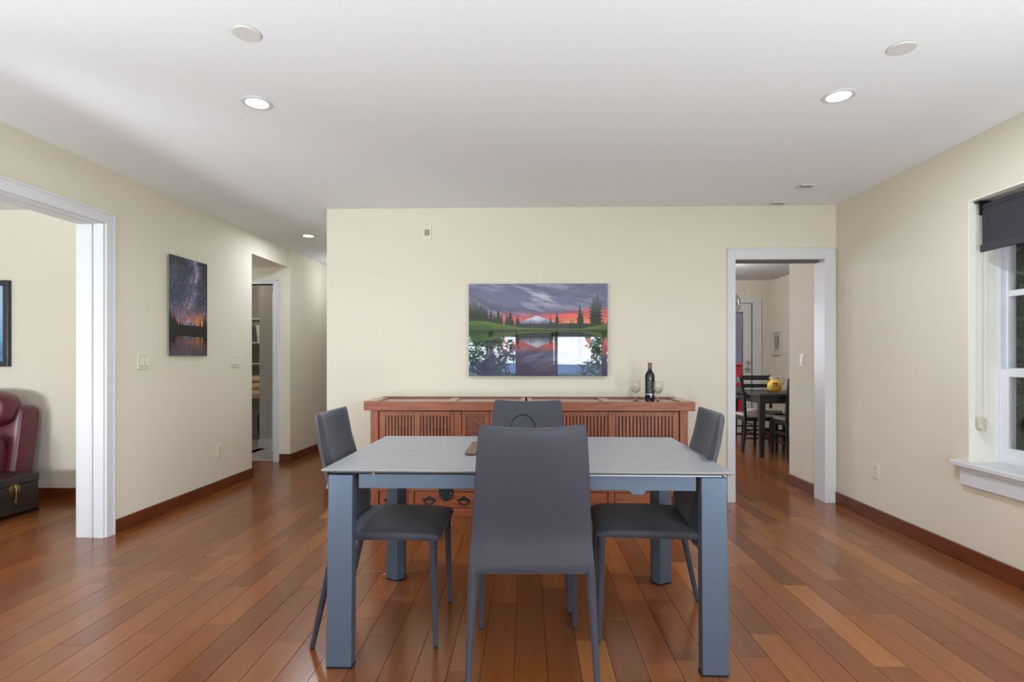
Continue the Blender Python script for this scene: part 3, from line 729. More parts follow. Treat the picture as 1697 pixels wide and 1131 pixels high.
# things on the table
M_traywood = mat('tray_wood', (120, 94, 80), .55, noise=((60, 6, 5), (86, 64, 54), .35, .65))
tr = empty('wooden_tray', (-.02, 2.505, TT+.001), 0, 'weathered brown slatted wooden tray on the grey table top', 'tray')
for i in range(9):
    x = -.245+i*.0545
    mb().box(x, x+.046, -.165, .165, .003, .011).build('slat', M_traywood, tr, bevel=.0015)
mb().box(-.24, .24, -.12, -.09, 0, .003).box(-.24, .24, .09, .12, 0, .003).build('tray_runner', M_traywood, tr)
cy = empty('ring_stand', (-.015, 2.50, TT+.0125), 0, 'black wire stand with a round ring top behind the nearest chair', 'stand')
pts = [(.054*math.cos(a_), 0, .095+.054*math.sin(a_)) for a_ in np.linspace(-PI/2, 1.5*PI, 41)]
mb().tube(pts, .0046, 8).build('ring', M_black, cy, smooth=True)
mb().lathe([(.001, 0), (.045, 0), (.045, .005), (.004, .008), (.004, .041), (.001, .041)], n=24).build('base', M_black, cy, smooth=True, sharp=40)

# ------------------------------------------------------------------ sideboard
CY0, CYB = 4.03, 4.47
X0b, X1b, X0t, X1t = -1.164, 1.19, -1.209, 1.238
ZT0, ZT1 = .795, .862
def cx(px): return XatY(px, CY0)
def cz(py): return ZatY(py, CY0)
sb = empty('sideboard', ((X0b+X1b)/2, (CY0+CYB)/2, 0), 0, 'long reddish-brown carved wooden sideboard with slatted doors below the sunset print', 'sideboard')
OX, OY = sb.location.x, sb.location.y
def cb_(*bx, name='rail', m=M_woodh, parent=None, bevel=.002):
    q = mb()
    for x0, x1, y0, y1, z0, z1 in bx: q.box(x0-OX, x1-OX, y0-OY, y1-OY, z0, z1)
    return q.build(name, m, parent or sb, bevel=bevel)
# carcass
cb_((X0b+.03, X1b-.03, CY0+.03, CYB, .06, ZT0), name='carcass', m=M_woodd)
post = .058
for x in (X0b, X1b-post):
    cb_((x, x+post, CY0, CY0+.06, 0, ZT0), name='corner_post', m=M_woodv)
    cb_((x, x+post, CYB-.06, CYB, 0, ZT0), name='corner_post', m=M_woodv)
for x in (X0b+.008, X1b-.03): cb_((x, x+.022, CY0+.06, CYB-.06, .06, ZT0), name='side_panel', m=M_woodv)
cb_((X0b+post, X1b-post, CY0+.012, CY0+.05, 0, .062), name='base_rail')
# framed top with sunk panels
q = mb(); fy0, fy1 = CY0-.02, CYB+.03
bars = [(X0t, X0t+.085), (cx(735)+.0, cx(735)+.06), (-.045, -.008), (.008, .045), (cx(1003), cx(1003)+.06), (X1t-.085, X1t)]
bars[1] = (XatY(750, 4.2)-.035, XatY(750, 4.2)+.035); bars[4] = (XatY(1003, 4.2)-.035, XatY(1003, 4.2)+.035)
cb_((X0t, X1t, fy0, fy0+.03, ZT0, ZT1), name='top_front_rail')
cb_((X0t+.02, X1t-.02, fy1-.035, fy1, ZT0, ZT1+.004), name='top_back_rail', m=M_woodd)
for x0, x1 in bars: cb_((x0, x1, fy0+.03, fy1-.035, ZT0, ZT1), name='top_crossbar', m=M_woodtop)
M_barl = None
for i in (0, 1, 3, 4):
    x0, x1 = bars[i][1], bars[i+1][0]
    cb_((x0, x1, fy0+.03, fy1-.035, ZT0, ZT1-.012), name='top_panel', m=M_panelsheen, bevel=0)
# slatted doors
def slat_door(px0, px1, dots_py, s0, s1, n, slide=0):
    """door between pixel columns px0..px1, slats between s0..s1"""
    x0, x1 = cx(px0), cx(px1); z0, z1 = .235, cz(682.5)
    y0 = CY0+.010+slide
    d = cb_((x0, x0+(cx(s0)-x0), y0, y0+.022, z0, z1), (cx(s1), x1, y0, y0+.022, z0, z1),
            (cx(s0), cx(s1), y0, y0+.022, z1-.035, z1), (cx(s0), cx(s1), y0, y0+.022, z0, z0+.035), name='door', m=M_woodv)
    d['label'] = 'sliding door of the sideboard with upright slats'
    cb_((cx(s0), cx(s1), y0+.018, y0+.022, z0+.035, z1-.035), name='door_backing', m=M_joint, parent=d, bevel=0)
    w_ = (cx(s1)-cx(s0))/n
    for i in range(n):
        a_ = cx(s0)+i*w_
        cb_((a_+w_*.17, a_+w_*.83, y0+.006, y0+.018, z0+.035, z1-.035), name='slat', m=M_woodv, parent=d, bevel=.001)
    for i in range(n):
        mb().lathe([(.0003, 0), (.0038, 0), (.0038, .003), (.0003, .003)], (cx(s0)+(i+.5)*w_-OX, y0+.0045-OY, cz(dots_py)), 8, 'y').build('peg', M_joint, d)
slat_door(628, 691, 712, 638, 686, 9)
slat_door(687, 752, 712.5, 696, 746, 9, -.008)
slat_door(925, 1016, 723.5, 933, 1008, 13, 0)
slat_door(1009, 1125, 723.5, 1020, 1115, 16, -.008)
cb_((cx(752.5), cx(764), CY0+.004, CY0+.03, .235, cz(682.5)), name='stile', m=M_woodv)
cb_((cx(912), cx(924.5), CY0+.004, CY0+.03, .235, cz(682.5)), name='stile', m=M_woodv)
cb_((X0b+post, X1b-post, CY0+.006, CY0+.03, cz(682), ZT0), name='top_rail')
# four small carved doors in the middle
def carved(px0, px1):
    x0, x1 = cx(px0), cx(px1); z0, z1 = .235, cz(682.5); y0 = CY0+.008; f = .034
    d = cb_((x0, x0+f, y0, y0+.024, z0, z1), (x1-f, x1, y0, y0+.024, z0, z1), (x0+f, x1-f, y0, y0+.024, z1-.03, z1), (x0+f, x1-f, y0, y0+.024, z0, z0+.03), name='door', m=M_woodv)
    d['label'] = 'narrow sideboard door with carved panels'
    cb_((x0+f, x1-f, y0+.014, y0+.024, z0+.03, z1-.03), name='carved_panel', m=M_woodd, parent=d, bevel=0)
    zb_ = cz(707)
    cb_((x0+f, x1-f, y0+.004, y0+.014, zb_-.006, zb_), (x0+f, x1-f, y0+.004, y0+.014, zb_-.046, zb_-.040), name='moulding', m=M_woodh, parent=d)
    cb_((x0+f+.004, x1-f-.004, y0+.010, y0+.014, zb_-.038, zb_-.008), name='band', m=M_woodd, parent=d)
    # raised leafy scroll in the upper field
    q = mb(); xm, zm = (x0+x1)/2-OX, (zb_+z1-.03)/2; s = (z1-.03-zb_)*.45; w2 = (x1-x0)/2-f-.012
    pts = [(-.8, .75), (-.2, .55), (-.5, .1), (-.15, -.3), (.1, -.6), (.35, -.85), (.75, -.4)]
    q.tube([(xm+w2*a_, y0+.012-OY, zm+s*b_) for a_, b_ in pts], [.003, .005, .006, .006, .005, .004, .002], 6)
    q.tube([(xm+w2*a_, y0+.012-OY, zm+s*b_) for a_, b_ in [(-.2, .55), (.2, .75), (.45, .3), (.2, -.1), (.1, -.6)]], [.003, .004, .005, .004, .002], 6)
    q.tube([(xm+w2*a_, y0+.012-OY, zm+s*b_) for a_, b_ in [(-.9, -.9), (-.6, -.5), (-.15, -.3)]], [.002, .004, .003], 6)
    q.build('carved_scroll', M_woodh, d, smooth=True)
e_ = [764.5, 812, 838, 875, 912]
e_ = [764.5, 811, 838, 865, 911.5]
carved(764.5, 811); carved(812, 838.5); carved(839, 864.5); carved(865.5, 911.5)
# drawers
def pull(x, z, d, s=1.0):
    """black bail pull with a scrolled backplate"""
    y = CY0+.012-OY; X = x-OX
    prof = [(-.052, 0), (-.047, .010), (-.038, .007), (-.030, .012), (-.022, .020), (-.012, .022), (-.006, .030), (0, .034)]
    pts = prof+[(-a_, b_) for a_, b_ in prof[::-1][1:]]
    low = [(.047, -.008), (.038, -.006), (.028, -.010), (.016, -.002), (0, .002), (-.016, -.002), (-.028, -.010), (-.038, -.006), (-.047, -.008)]
    q = mb().prism([(X+a_*s, z+b_*s) for a_, b_ in pts+low], y-.004, y, 'y')
    h = q.build('pull_plate', M_iron, d)
    bail = [(-.034, 0), (-.036, -.012), (-.026, -.024), (-.018, -.022), (-.010, -.030), (0, -.036), (.010, -.030), (.018, -.022), (.026, -.024), (.036, -.012), (.034, 0)]
    mb().tube([(X+a_*s, y-.009, z+b_*s) for a_, b_ in bail], [.004]*11, 8).build('pull_bail', M_iron, d, smooth=True)
def drawer(px0, px1, pulls, z0=.068, z1=.186):
    x0, x1 = cx(px0), cx(px1)
    d = cb_((x0+.003, x1-.003, CY0+.012, CY0+.03, z0, z1), name='drawer', m=M_woodh, bevel=.003)
    for p_ in pulls: pull(cx(p_), .122, d)
    return d
cb_((X0b+post, X1b-post, CY0+.006, CY0+.03, .19, .232), name='middle_rail')
drawer(627.5, 676, [646, 660.5])
d = drawer(686, 795, [711, 768.5])
drawer(802, 950, [835, 917]); drawer(957, 1008, []); drawer(1018.5, 1110, []); 
for a_, b_ in ((676.5, 685.5), (795.5, 801.5), (950.5, 956.5), (1008.5, 1018), (1110.5, 1126)): cb_((cx(a_), cx(b_), CY0+.004, CY0+.03, .062, .19), name='stile', m=M_woodv)
cb_((cx(1113), cx(1116), CY0+.002, CY0+.005, .075, .165), name='slot', m=M_joint, bevel=0)
# shield-shaped lock over the wide drawer
x, z = cx(739)-OX, .155; y = CY0+.004-OY
pts = [(-.052, .05), (.052, .05), (.054, .02), (.048, .0), (.046, -.012), (.030, -.026), (.012, -.036), (0, -.040), (-.012, -.036), (-.030, -.026), (-.046, -.012), (-.048, 0), (-.054, .02)]
lk = mb().prism([(x+a_, z+b_) for a_, b_ in pts], y-.006, y, 'y').build('lock_plate', M_iron, sb, bevel=.002)
mb().box(x-.055, x+.055, y-.014, y-.002, z+.044, z+.056).lathe([(.001, y-.012), (.011, y-.011), (.013, y-.006), (.001, y-.005)], (x, 0, z-.018), 16, 'y').build('lock_hasp', M_black, lk)
for a_, b_ in ((-.036, .02), (.036, .02), (-.034, -.008), (.034, -.008)): mb().lathe([(.0005, y-.011), (.004, y-.008), (.005, y-.006), (.0005, y-.0055)], (x+a_, 0, z+b_), 10, 'y').build('lock_stud', M_steel, lk, smooth=True)

# ------------------------------------------------------------------ bottle and glasses
ZS = ZT1-.012
GY = 4.24
bx_ = XatY(1077, GY)
bt = empty('wine_bottle', (bx_, GY, ZS), 0, 'dark wine bottle with a silver patterned black label and foil neck', 'bottle')
M_bglass = mat('bottle_glass', (12, 14, 18), .08, spec=.7)
prof = [(.001, .004), (.030, .0), (.0365, .004), (.0372, .02), (.0372, .19), (.035, .206), (.028, .222), (.019, .234), (.0150, .244), (.0138, .256), (.0138, .30), (.001, .30)]
mb().lathe(prof, n=40).build('body', M_bglass, bt, smooth=True, sharp=50)
mb().lathe([(.001, .232+.02), (.0146, .252), (.0148, .288), (.0158, .289), (.0158, .297), (.0148, .299), (.001, .3005)], n=32).build('foil', mat('foil', (150, 122, 104), .35, .7, noise=((160, 160, 90), (60, 44, 40), .4, .6)), bt, smooth=True, sharp=40)
def arc_strip(q, r, z0, z1, a0, a1, n=16):
    rings = []
    for k in range(n+1):
        a_ = a0+(a1-a0)*k/n
        rings.append([(r*math.sin(a_), -r*math.cos(a_), z0), (r*math.sin(a_), -r*math.cos(a_), z1), ((r-.0012)*math.sin(a_), -(r-.0012)*math.cos(a_), z1), ((r-.0012)*math.sin(a_), -(r-.0012)*math.cos(a_), z0)])
    q.loft(rings)
q = mb(); arc_strip(q, .0378, .052, .168, -1.25, 1.0); lb = q.build('label_paper', mat('label_black', (34, 34, 38), .5), bt)
M_silver = mat('label_silver', (176, 176, 182), .3, .6)
q = mb(); arc_strip(q, .0382, .050, .060, -1.25, 1.0)
def curl(q, c, rr, a0, a1, r=.0010):
    pts = []
    for k in range(14):
        a_ = a0+(a1-a0)*k/13; rad = rr*(1-.5*k/13); u = c[0]+rad*math.cos(a_); z = c[1]+rad*math.sin(a_)
        pts.append((.0383*math.sin(u/.0383), -.0383*math.cos(u/.0383), z))
    q.tube(pts, r, 5)
for c, rr, a0, a1 in [((-.014, .142), .014, -1, 4.2), ((.006, .138), .017, 2, 8), ((-.004, .118), .012, 0, 5), ((.012, .112), .011, 3, 8.5), ((-.017, .112), .010, 1, 6), ((-.012, .092), .006, 0, 5), ((.004, .090), .007, 1, 6.5), ((.016, .094), .006, 2, 7), ((-.002, .156), .006, 0, 6)]: curl(q, c, rr, a0, a1)
for k in range(5): curl(q, (-.02+.010*k, .078), .003, 0, 6, .0009)
q.build('label_print', M_silver, lb)
M_crystal = mat('crystal', (255, 255, 255), .02, Transmission_Weight=1.0, IOR=1.5)
def glass_(px, gy, label):
    t = empty('wine_glass', (XatY(px, gy), gy, ZS), 0, label, 'glass', 'cut crystal wine glasses on the sideboard')
    mb().lathe([(.001, 0), (.034, 0), (.034, .0015), (.012, .004), (.0055, .010), (.0045, .03), (.0055, .05), (.006, .062), (.001, .063)], n=32).build('stem_and_foot', M_crystal, t, smooth=True, sharp=60)
    out = [(.006, .062), (.018, .068), (.030, .082), (.036, .100), (.0375, .118), (.0365, .140), (.034, .160)]
    inn = [(.0328, .160), (.0352, .140), (.0361, .118), (.0345, .101), (.0285, .085), (.016, .072), (.001, .069)]
    mb().lathe(out+inn, n=40).build('bowl', M_crystal, t, smooth=True, sharp=80)
    q = mb()
    for k in range(12):
        for sg in (-1, 1):
            pts = []
            for j in range(6):
                s = j/5; z = .070+.042*s; r = np.interp(z, [.062, .068, .082, .1, .118], [.006, .018, .030, .036, .0375])+.0002
                a_ = 2*PI*k/12+sg*s*.55; pts.append((r*math.cos(a_), r*math.sin(a_), z))
            q.tube(pts, .0009, 4)
    q.build('cut_pattern', M_crystal, t)
glass_(1053.5, 4.24, 'crystal wine glass standing clear of the bottle on its hallway side')
glass_(1090.5, 4.175, 'crystal wine glass overlapping the dark bottle on its doorway side')

# ------------------------------------------------------------------ left room: framed picture, recliner, trunk
t = empty('framed_picture', (-4.80, 4.4795, 1.4775), 0, 'black framed lake picture in the room through the left doorway', 'picture')
q = mb(); fw, fh = .45, .3635
q.box(-fw, fw, -.035, 0, fh-.045, fh).box(-fw, fw, -.035, 0, -fh, -fh+.045).box(-fw, -fw+.045, -.035, 0, -fh+.045, fh-.045).box(fw-.045, fw, -.035, 0, -fh+.045, fh-.045)
q.build('frame', mat('black_frame', (34, 38, 46), .35), t, bevel=.004)
def lake(U, V):
    c = lerp(col(178, 206, 228), col(120, 170, 205), V*1.2); c = lerp(c, col(70, 110, 140), (V-.55)*4*vnoise(U*6, V*30, 2)); return c
print_mesh('print', .81, .637, 30, 24, lake, attr_mat('lake_print', .2), t).location.y = -.012
M_leather = mat('maroon_leather', (92, 30, 44), .36, spec=.5, noise=((30, 30, 30), (76, 22, 36), .4, .6), bump=(160, .3, .001))
t = empty('recliner', (-4.45, 4.02, 0), 0, 'maroon leather recliner seen through the left doorway', 'armchair')
def cushion(name, c, h, e=.35, par=None, n=20, rot=None, m=M_leather, pz=.45):
    """superellipsoid cushion"""
    rings = []
    for i in range(n+1):
        b_ = -PI/2+PI*i/n; cb2, sb2 = math.cos(b_), math.sin(b_)
        r_ = abs(cb2)**pz; z = h[2]*math.copysign(abs(sb2)**pz, sb2); rg = []
        for j in range(28):
            a_ = 2*PI*j/28; ca, sa = math.cos(a_), math.sin(a_)
            v = Vector((h[0]*r_*math.copysign(abs(ca)**e, ca), h[1]*r_*math.copysign(abs(sa)**e, sa), z))
            if rot: v = rot @ v
            rg.append((c[0]+v.x, c[1]+v.y, c[2]+v.z))
        rings.append(rg)
    return mb().loft(rings).build(name, m, par, smooth=True)
tilt = Matrix.Rotation(math.radians(-8), 3, 'X')
cushion('backrest', (.0, .28, .50), (.415, .10, .31), .25, t, rot=tilt, pz=.2)
cushion('headrest', (-.02, .19, .78), (.40, .13, .155), .5, t, pz=.6)
cushion('seat', (0, -.12, .36), (.30, .36, .12), .3, t)
cushion('armrest', (-.38, -.08, .42), (.085, .36, .18), .3, t); 
cushion('armrest', (.28, -.12, .42), (.075, .30, .18), .3, t)
mb().box(-.36, .33, -.34, .30, .03, .26).build('base', M_leather, t, bevel=.02)
mb().lathe([(.001, 0), (.30, 0), (.30, .02), (.04, .035), (.001, .035)], n=30).build('swivel_foot', M_black, t, smooth=True, sharp=40)
mb().tube([(-.30, .095, .865), (-.1, .060, .84), (.1, .058, .80), (.30, .075, .70)], .003, 6).build('seam', mat('seam', (60, 16, 28), .6), t)
TX1, TY1, TZ = -3.79, 4.13, .300
t = empty('trunk', (TX1-.145, 3.93, 0), 0, 'dark wooden trunk with a round brass lock in front of the maroon recliner', 'trunk')
M_trunk = mat('trunk_wood', (48, 36, 32), .35, noise=((20, 6, 60), (30, 22, 20), .35, .65))
mb().box(-.14, .14, -.2, .2, .028, .235).build('body', M_trunk, t, bevel=.004)
mb().box(-.145, .145, -.204, .204, .238, .300).build('lid', M_trunk, t, bevel=.006)
mb().box(-.145, .145, -.204, -.185, .0, .028).box(-.145, .145, .185, .204, 0, .028).build('foot', M_trunk, t, bevel=.003)
lk = mb().lathe([(.001, .139), (.040, .139), (.046, .142), (.040, .146), (.001, .147)], (0, 0, .205), 30, 'x').build('lock_plate', M_brass, t, smooth=True, sharp=40)
mb().tube([(.150, 0, .235), (.156, 0, .21), (.154, 0, .17), (.150, 0, .125)], [.010, .012, .007, .006], 10).lathe([(.001, .142), (.014, .142), (.016, .147), (.014, .152), (.001, .153)], (0, 0, .118), 16, 'x').build('hasp', M_brass, lk, smooth=True, sharp=50)

# ------------------------------------------------------------------ closet beyond the alcove
dr = struct(empty('door_1', (ADX1+.0, AY+.13, 0), PI/2+math.radians(28.5)))
mb().box(0, .72, 0, .035, .012, 2.03).build('door_leaf', mat('door_paint', (214, 206, 200), .5), dr, bevel=.002)
mb().lathe([(.001, .035), (.028, .035), (.028, .045), (.010, .048), (.010, .075), (.001, .075)], (.66, 0, .93), 16, 'y').tube([(.66, .07, .93), (.62, .075, .93), (.55, .073, .928)], [.009, .008, .007], 10).build('door_handle', M_steel, dr, smooth=True, sharp=50)
sf = empty('shelf_unit', (-3.99, 7.9, 0), 0, 'white closet shelves crowded with household things beyond the hall door', 'shelf')
M_shelf = mat('shelf_white', (206, 198, 190), .6)
shelf_z = [.64, 1.12, 1.42, 1.76]
for z in shelf_z: mb().box(-.45, .45, -.25, .25, z-.012, z+.006).build('shelf_board', M_shelf, sf, bevel=.002)
q = mb()
for x in (-.44, .44): q.box(x-.01, x+.01, -.25, .25, 0, 1.9)
q.build('shelf_side', M_shelf, sf)
def stuff_item(x, z, w_, h_, d_, c, name, label, cat, kind='box'):
    Xc, Yc = sf.location.x+x, sf.location.y-.08; z += .007
    m = mat('item_%s_%d' % (name, int(x*100+500+z*1000)), c, .6)
    if kind == 'box':
        t = empty(name, (Xc, Yc, z), 0, label, cat)
        mb().loft([[(-w_/2*s, -d_/2*s, zz), (w_/2*s, -d_/2*s, zz), (w_/2*s, d_/2*s, zz), (-w_/2*s, d_/2*s, zz)] for s, zz in ((.9, 0), (1, h_*.9))]).build('body', m, t, bevel=.006)
        mb().box(-w_/2*1.04, w_/2*1.04, -d_/2*1.04, d_/2*1.04, h_*.9+.001, h_).build('lid', mat('lid_w', (220, 214, 206), .5), t, bevel=.003)
    elif kind == 'bottle':
        t = empty(name, (Xc, Yc, z), 0, label, cat)
        mb().lathe([(.001, 0), (w_/2, 0), (w_/2, h_*.7), (w_/5, h_*.82), (.001, h_*.82)], n=20).build('body', m, t, smooth=True, sharp=50)
        mb().lathe([(.001, h_*.82), (w_/4.5, h_*.82), (w_/4.5, h_), (.001, h_)], n=16).build('cap', M_white, t)
    elif kind == 'cloth':
        t = empty(name, (Xc, Yc, z), 0, label, cat)
        for k in range(3): cushion('fold', (0, 0, h_*(k+.5)/3), (w_/2*(1-.05*k), d_/2, h_/6), .3, t, 8, m=m)
    else:
        t = cushion(name, (Xc, Yc, z+h_/2), (w_/2, d_/2, h_/2), .8, None, 12, m=m, pz=.7); tag(t, label, cat)
for a_ in [(.27, 1.42, .30, .24, .28, (224, 214, 200), 'storage_box', 'pale storage box on the upper closet shelf', 'box'),
           (.33, 1.12, .14, .16, .2, (188, 120, 110), 'carton', 'pink carton on the closet shelf above the folded towels', 'box'),
           (.17, 1.12, .13, .20, .2, (228, 220, 210), 'canister', 'white canister next to the pink carton', 'canister', 'bottle'),
           (.28, .64, .09, .26, .09, (70, 96, 132), 'detergent_bottle', 'blue detergent bottle on the lowest closet shelf', 'bottle', 'bottle'),
           (.10, .64, .24, .30, .3, (222, 188, 160), 'towel_stack', 'stack of folded peach towels on the lowest closet shelf', 'towel', 'cloth'),
           (.37, .64, .05, .2, .05, (230, 226, 220), 'spray_bottle', 'slim white bottle beside the blue detergent bottle', 'bottle', 'bottle'),
           (.24, -.004, .30, .50, .26, (24, 26, 26), 'garbage_bag', 'black bag on the closet floor under the shelves', 'bag', 'bag')]: stuff_item(*a_)
# point lights with no fitting, added to brighten closet, kitchen, hall and far enclosure
def bulb(x, y, z, p, c, r=.06):
    l = bpy.data.lights.new('room_lamp', 'POINT'); l.energy = p*.65; l.color = c; l.shadow_soft_size = r
    o = bpy.data.objects.new('room_lamp', l); COL.objects.link(o); o.location = (x, y, z)
bulb(-3.9, 7.0, 2.3, 20, (1, .90, .80)); bulb(3.0, 9.6, 2.4, 85, (.94, .96, 1)); bulb(2.3, 7.0, 2.3, 66, (.92, .96, 1)); bulb(0.4, 6.6, 2.3, 66, (.92, .96, 1)); bulb(-2.2, 7.0, 2.2, 12, (.95, .97, 1)); bulb(-3.3, 5.75, 2.0, 3, (.95, .97, 1))

# ------------------------------------------------------------------ kitchen: far door, furniture, jug, lamp
kd = struct(empty('door_2', (KDX0, KY+.03, 0)))
DWd = KDX1-KDX0; gx1 = XatY(1232, KY)-KDX0; gz1 = ZatY(518, KY); gx0 = .13
M_door = mat('kdoor_paint', (226, 222, 218), .45)
mb().box(.003, gx0, 0, .045, .01, KH-.003).box(gx1, DWd-.003, 0, .045, .01, KH-.003).box(gx0, gx1, 0, .045, .01, .25).box(gx0, gx1, 0, .045, gz1, KH-.003).build('door_leaf', M_door, kd)
mb().box(gx0, gx0+.015, -.006, .0, .25, gz1).box(gx1-.015, gx1, -.006, 0, .25, gz1).box(gx0, gx1, -.006, 0, .25, .265).box(gx0, gx1, -.006, 0, gz1-.015, gz1).build('glazing_bead', mat('bead_dark', (70, 66, 70), .5), kd)
mb().box(gx0, gx1, .02, .026, .25, gz1).build('pane', M_pane, kd)
hx = XatY(1240, KY)-KDX0
mb().lathe([(.001, -.03), (.028, -.03), (.030, -.006), (.030, 0), (.001, 0)], (hx, 0, ZatY(601, KY)), 20, 'y').build('deadbolt', M_steel, kd, smooth=True, sharp=50)
mb().lathe([(.001, -.02), (.030, -.02), (.032, 0), (.001, 0)], (hx, 0, ZatY(612, KY)), 20, 'y').tube([(hx, -.02, ZatY(612, KY)), (hx, -.06, ZatY(612, KY)), (hx-.05, -.065, ZatY(612, KY)), (hx-.11, -.063, ZatY(612.5, KY))], .009, 8).build('door_handle', M_steel, kd, smooth=True, sharp=50)
# outside the far door: grey siding, a red cart and an added enclosure
M_siding = mat('siding_grey', (150, 148, 168), .8)
t = empty('siding_wall', (3.2, 11.2, -.1), 0, 'lavender grey boarded wall outside the far kitchen door', 'wall')
for k in range(18): mb().prism([(0, k*.15), (-.02, k*.15), (-.006, k*.15+.15), (0, k*.15+.15)], -3.5, 1.8, 'x').build('siding_board', M_siding, t)
rc = empty('red_cart', (3.75, 10.2, -.1), 0, 'bright red box-like cart seen through the glass of the far door', 'cart')
M_red = mat('red_paint', (214, 36, 60), .4)
mb().box(-.55, .55, -.3, .3, .2, 1.16).build('body', M_red, rc, bevel=.03)
mb().box(-.57, .57, -.32, .32, 1.165, 1.21).build('lid', M_red, rc, bevel=.01)
for x in (-.45, .45):
    for y in (-.25, .25): mb().lathe([(.001, y-.02), (.1, y-.02), (.1, y+.02), (.001, y+.02)], (x, 0, .1), 20, 'y').build('wheel', M_black, rc)
struct(mb().box(1.5, 6.4, KY+.12, 11.6, -.2, -.1).build('floor_garage', mat('garage_floor', (150, 146, 140), .8)))
struct(mb().box(1.4, 6.5, KY+.12, 11.7, 2.6, 2.7).build('ceiling_garage', M_siding))  # roof of an enclosure added to keep daylight off the far door's view
struct(mb().box(1.4, 1.5, KY+.12, 11.7, -.2, 2.6).box(6.4, 6.5, KY+.12, 11.7, -.2, 2.6).box(1.4, 6.5, 11.6, 11.7, -.2, 2.6).build('wall_garage', M_siding))  # enclosing walls, added to shut daylight out behind the far door
# small framed picture on the kitchen side wall
p = onX(1289, 569, 3.9)
t = empty('framed_picture', (3.8995, p[0], p[1]), -PI/2, 'small white framed drawing on the kitchen side wall', 'picture')
fw, fh = .135, .185
mb().box(-fw, fw, -.03, 0, fh-.02, fh).box(-fw, fw, -.03, 0, -fh, -fh+.02).box(-fw, -fw+.02, -.03, 0, -fh+.02, fh-.02).box(fw-.02, fw, -.03, 0, -fh+.02, fh-.02).build('frame', M_white, t, bevel=.003)
def drawing(U, V):
    c = col(196, 190, 182)+0*U[..., None]
    d = np.maximum(np.abs(U-.5)/.34, np.abs(V-.48)/.30)
    c = np.where((d < 1)[..., None], lerp(col(178, 174, 166), col(108, 106, 104), vnoise(U*9, V*11, 6)*2.6-.9), c)
    return np.where(((np.abs(d-1) < .05))[..., None], col(120, 116, 112), c)
print_mesh('print', .23, .33, 36, 48, drawing, attr_mat('drawing_print', .4), t).location.y = -.008

kt = empty('kitchen_table', (3.31, 7.05, 0), 0, 'black square kitchen table seen through the doorway beyond the back wall', 'table')
mb().box(-.53, .53, -.48, .48, .735, .765).build('tabletop', mat('ktop', (44, 42, 46), .18, spec=.7), kt, bevel=.005)
for x0, x1, y0, y1 in ((-.47, .47, -.43, -.41), (-.47, .47, .41, .43), (-.49, -.47, -.41, .41), (.47, .49, -.41, .41)): mb().box(x0, x1, y0, y1, .645, .735).build('apron', M_kblack, kt)
for sx_ in (-1, 1):
    for sy_ in (-1, 1):
        x, y = sx_*.475, sy_*.425
        mb().loft([[(x-a_, y-a_, z), (x+a_, y-a_, z), (x+a_, y+a_, z), (x-a_, y+a_, z)] for a_, z in ((.022, 0), (.036, .60), (.036, .735))]).build('leg', M_kblack, kt, bevel=.003)
mb().box(-.12, .50, -.30, .10, .766, .770).build('placemat', mat('placemat', (120, 82, 66), .6, noise=((40, 40, 4), (84, 56, 48), .4, .6)), kt)
bpy.data.objects['placemat'].parent = None; pm = bpy.data.objects['placemat']; pm.location = (3.31, 7.05, 0); tag(pm, 'brown woven placemat under the yellow jug on the kitchen table', 'placemat')
def kitchen_chair():
    t = empty('kitchen_chair')
    for sx_ in (-1, 1):
        x = .195*sx_
        mb().loft([[(x-.016, y-.016, z), (x+.016, y-.016, z), (x+.016, y+.016, z), (x-.016, y+.016, z)] for y, z in ((-.235, 0), (-.205, .25), (-.20, .46), (-.215, .7), (-.26, .95))]).build('back_post', M_kblack, t, bevel=.003)
        mb().loft([[(x-.016, .19-.016, 0), (x+.016, .19-.016, 0), (x+.016, .19+.016, 0), (x-.016, .19+.016, 0)], [(x-.020, .17, .43), (x+.020, .17, .43), (x+.020, .21, .43), (x-.020, .21, .43)]]).build('leg', M_kblack, t, bevel=.003)
        mb().box(x-.008, x+.008, -.19, .18, .16, .18).build('stretcher', M_kblack, t); mb().box(x-.008, x+.008, -.19, .18, .27, .29).build('stretcher', M_kblack, t)
        mb().box(x-.010, x+.010, -.19, .18, .39, .435).build('seat_rail', M_kblack, t)
    mb().box(-.18, .18, .18, .2, .39, .435).box(-.18, .18, -.21, -.19, .39, .435).build('seat_rail', M_kblack, t)
    mb().box(-.18, .18, .182, .196, .2, .222).build('stretcher', M_kblack, t)
    for z, y, h in ((.915, -.252, .035), (.80, -.234, .028), (.70, -.217, .02)):
        pts = [(u*.185, y-.02*(1-u*u)) for u in np.linspace(-1, 1, 9)]
        mb().prism([(a_, b_-.008) for a_, b_ in pts]+[(a_, b_+.008) for a_, b_ in pts[::-1]], z-h, z+h*.9).build('back_slat', M_kblack, t)
    cushion('seat_cushion', (0, 0, .455), (.205, .205, .028), .3, t, 12, m=M_cush, pz=.5)
    return t
k0 = kitchen_chair()
def kplace(o, x, y, f, l):
    o.location = (x, y, 0); o.rotation_euler = (0, 0, math.atan2(-f[0], f[1])); tag(o, l, 'chair', 'black ladder-back chairs at the kitchen table')
kplace(k0, 2.995, 7.20, (1, .0), 'black ladder-back chair on the kitchen table side nearest the doorway frame')
kplace(copy_tree(k0), 3.29, 6.73, (0, 1), 'black ladder-back chair partly hidden by the short kitchen wall')
kplace(copy_tree(k0), 3.31, 7.68, (0, -1), 'black ladder-back chair on the far side of the kitchen table')
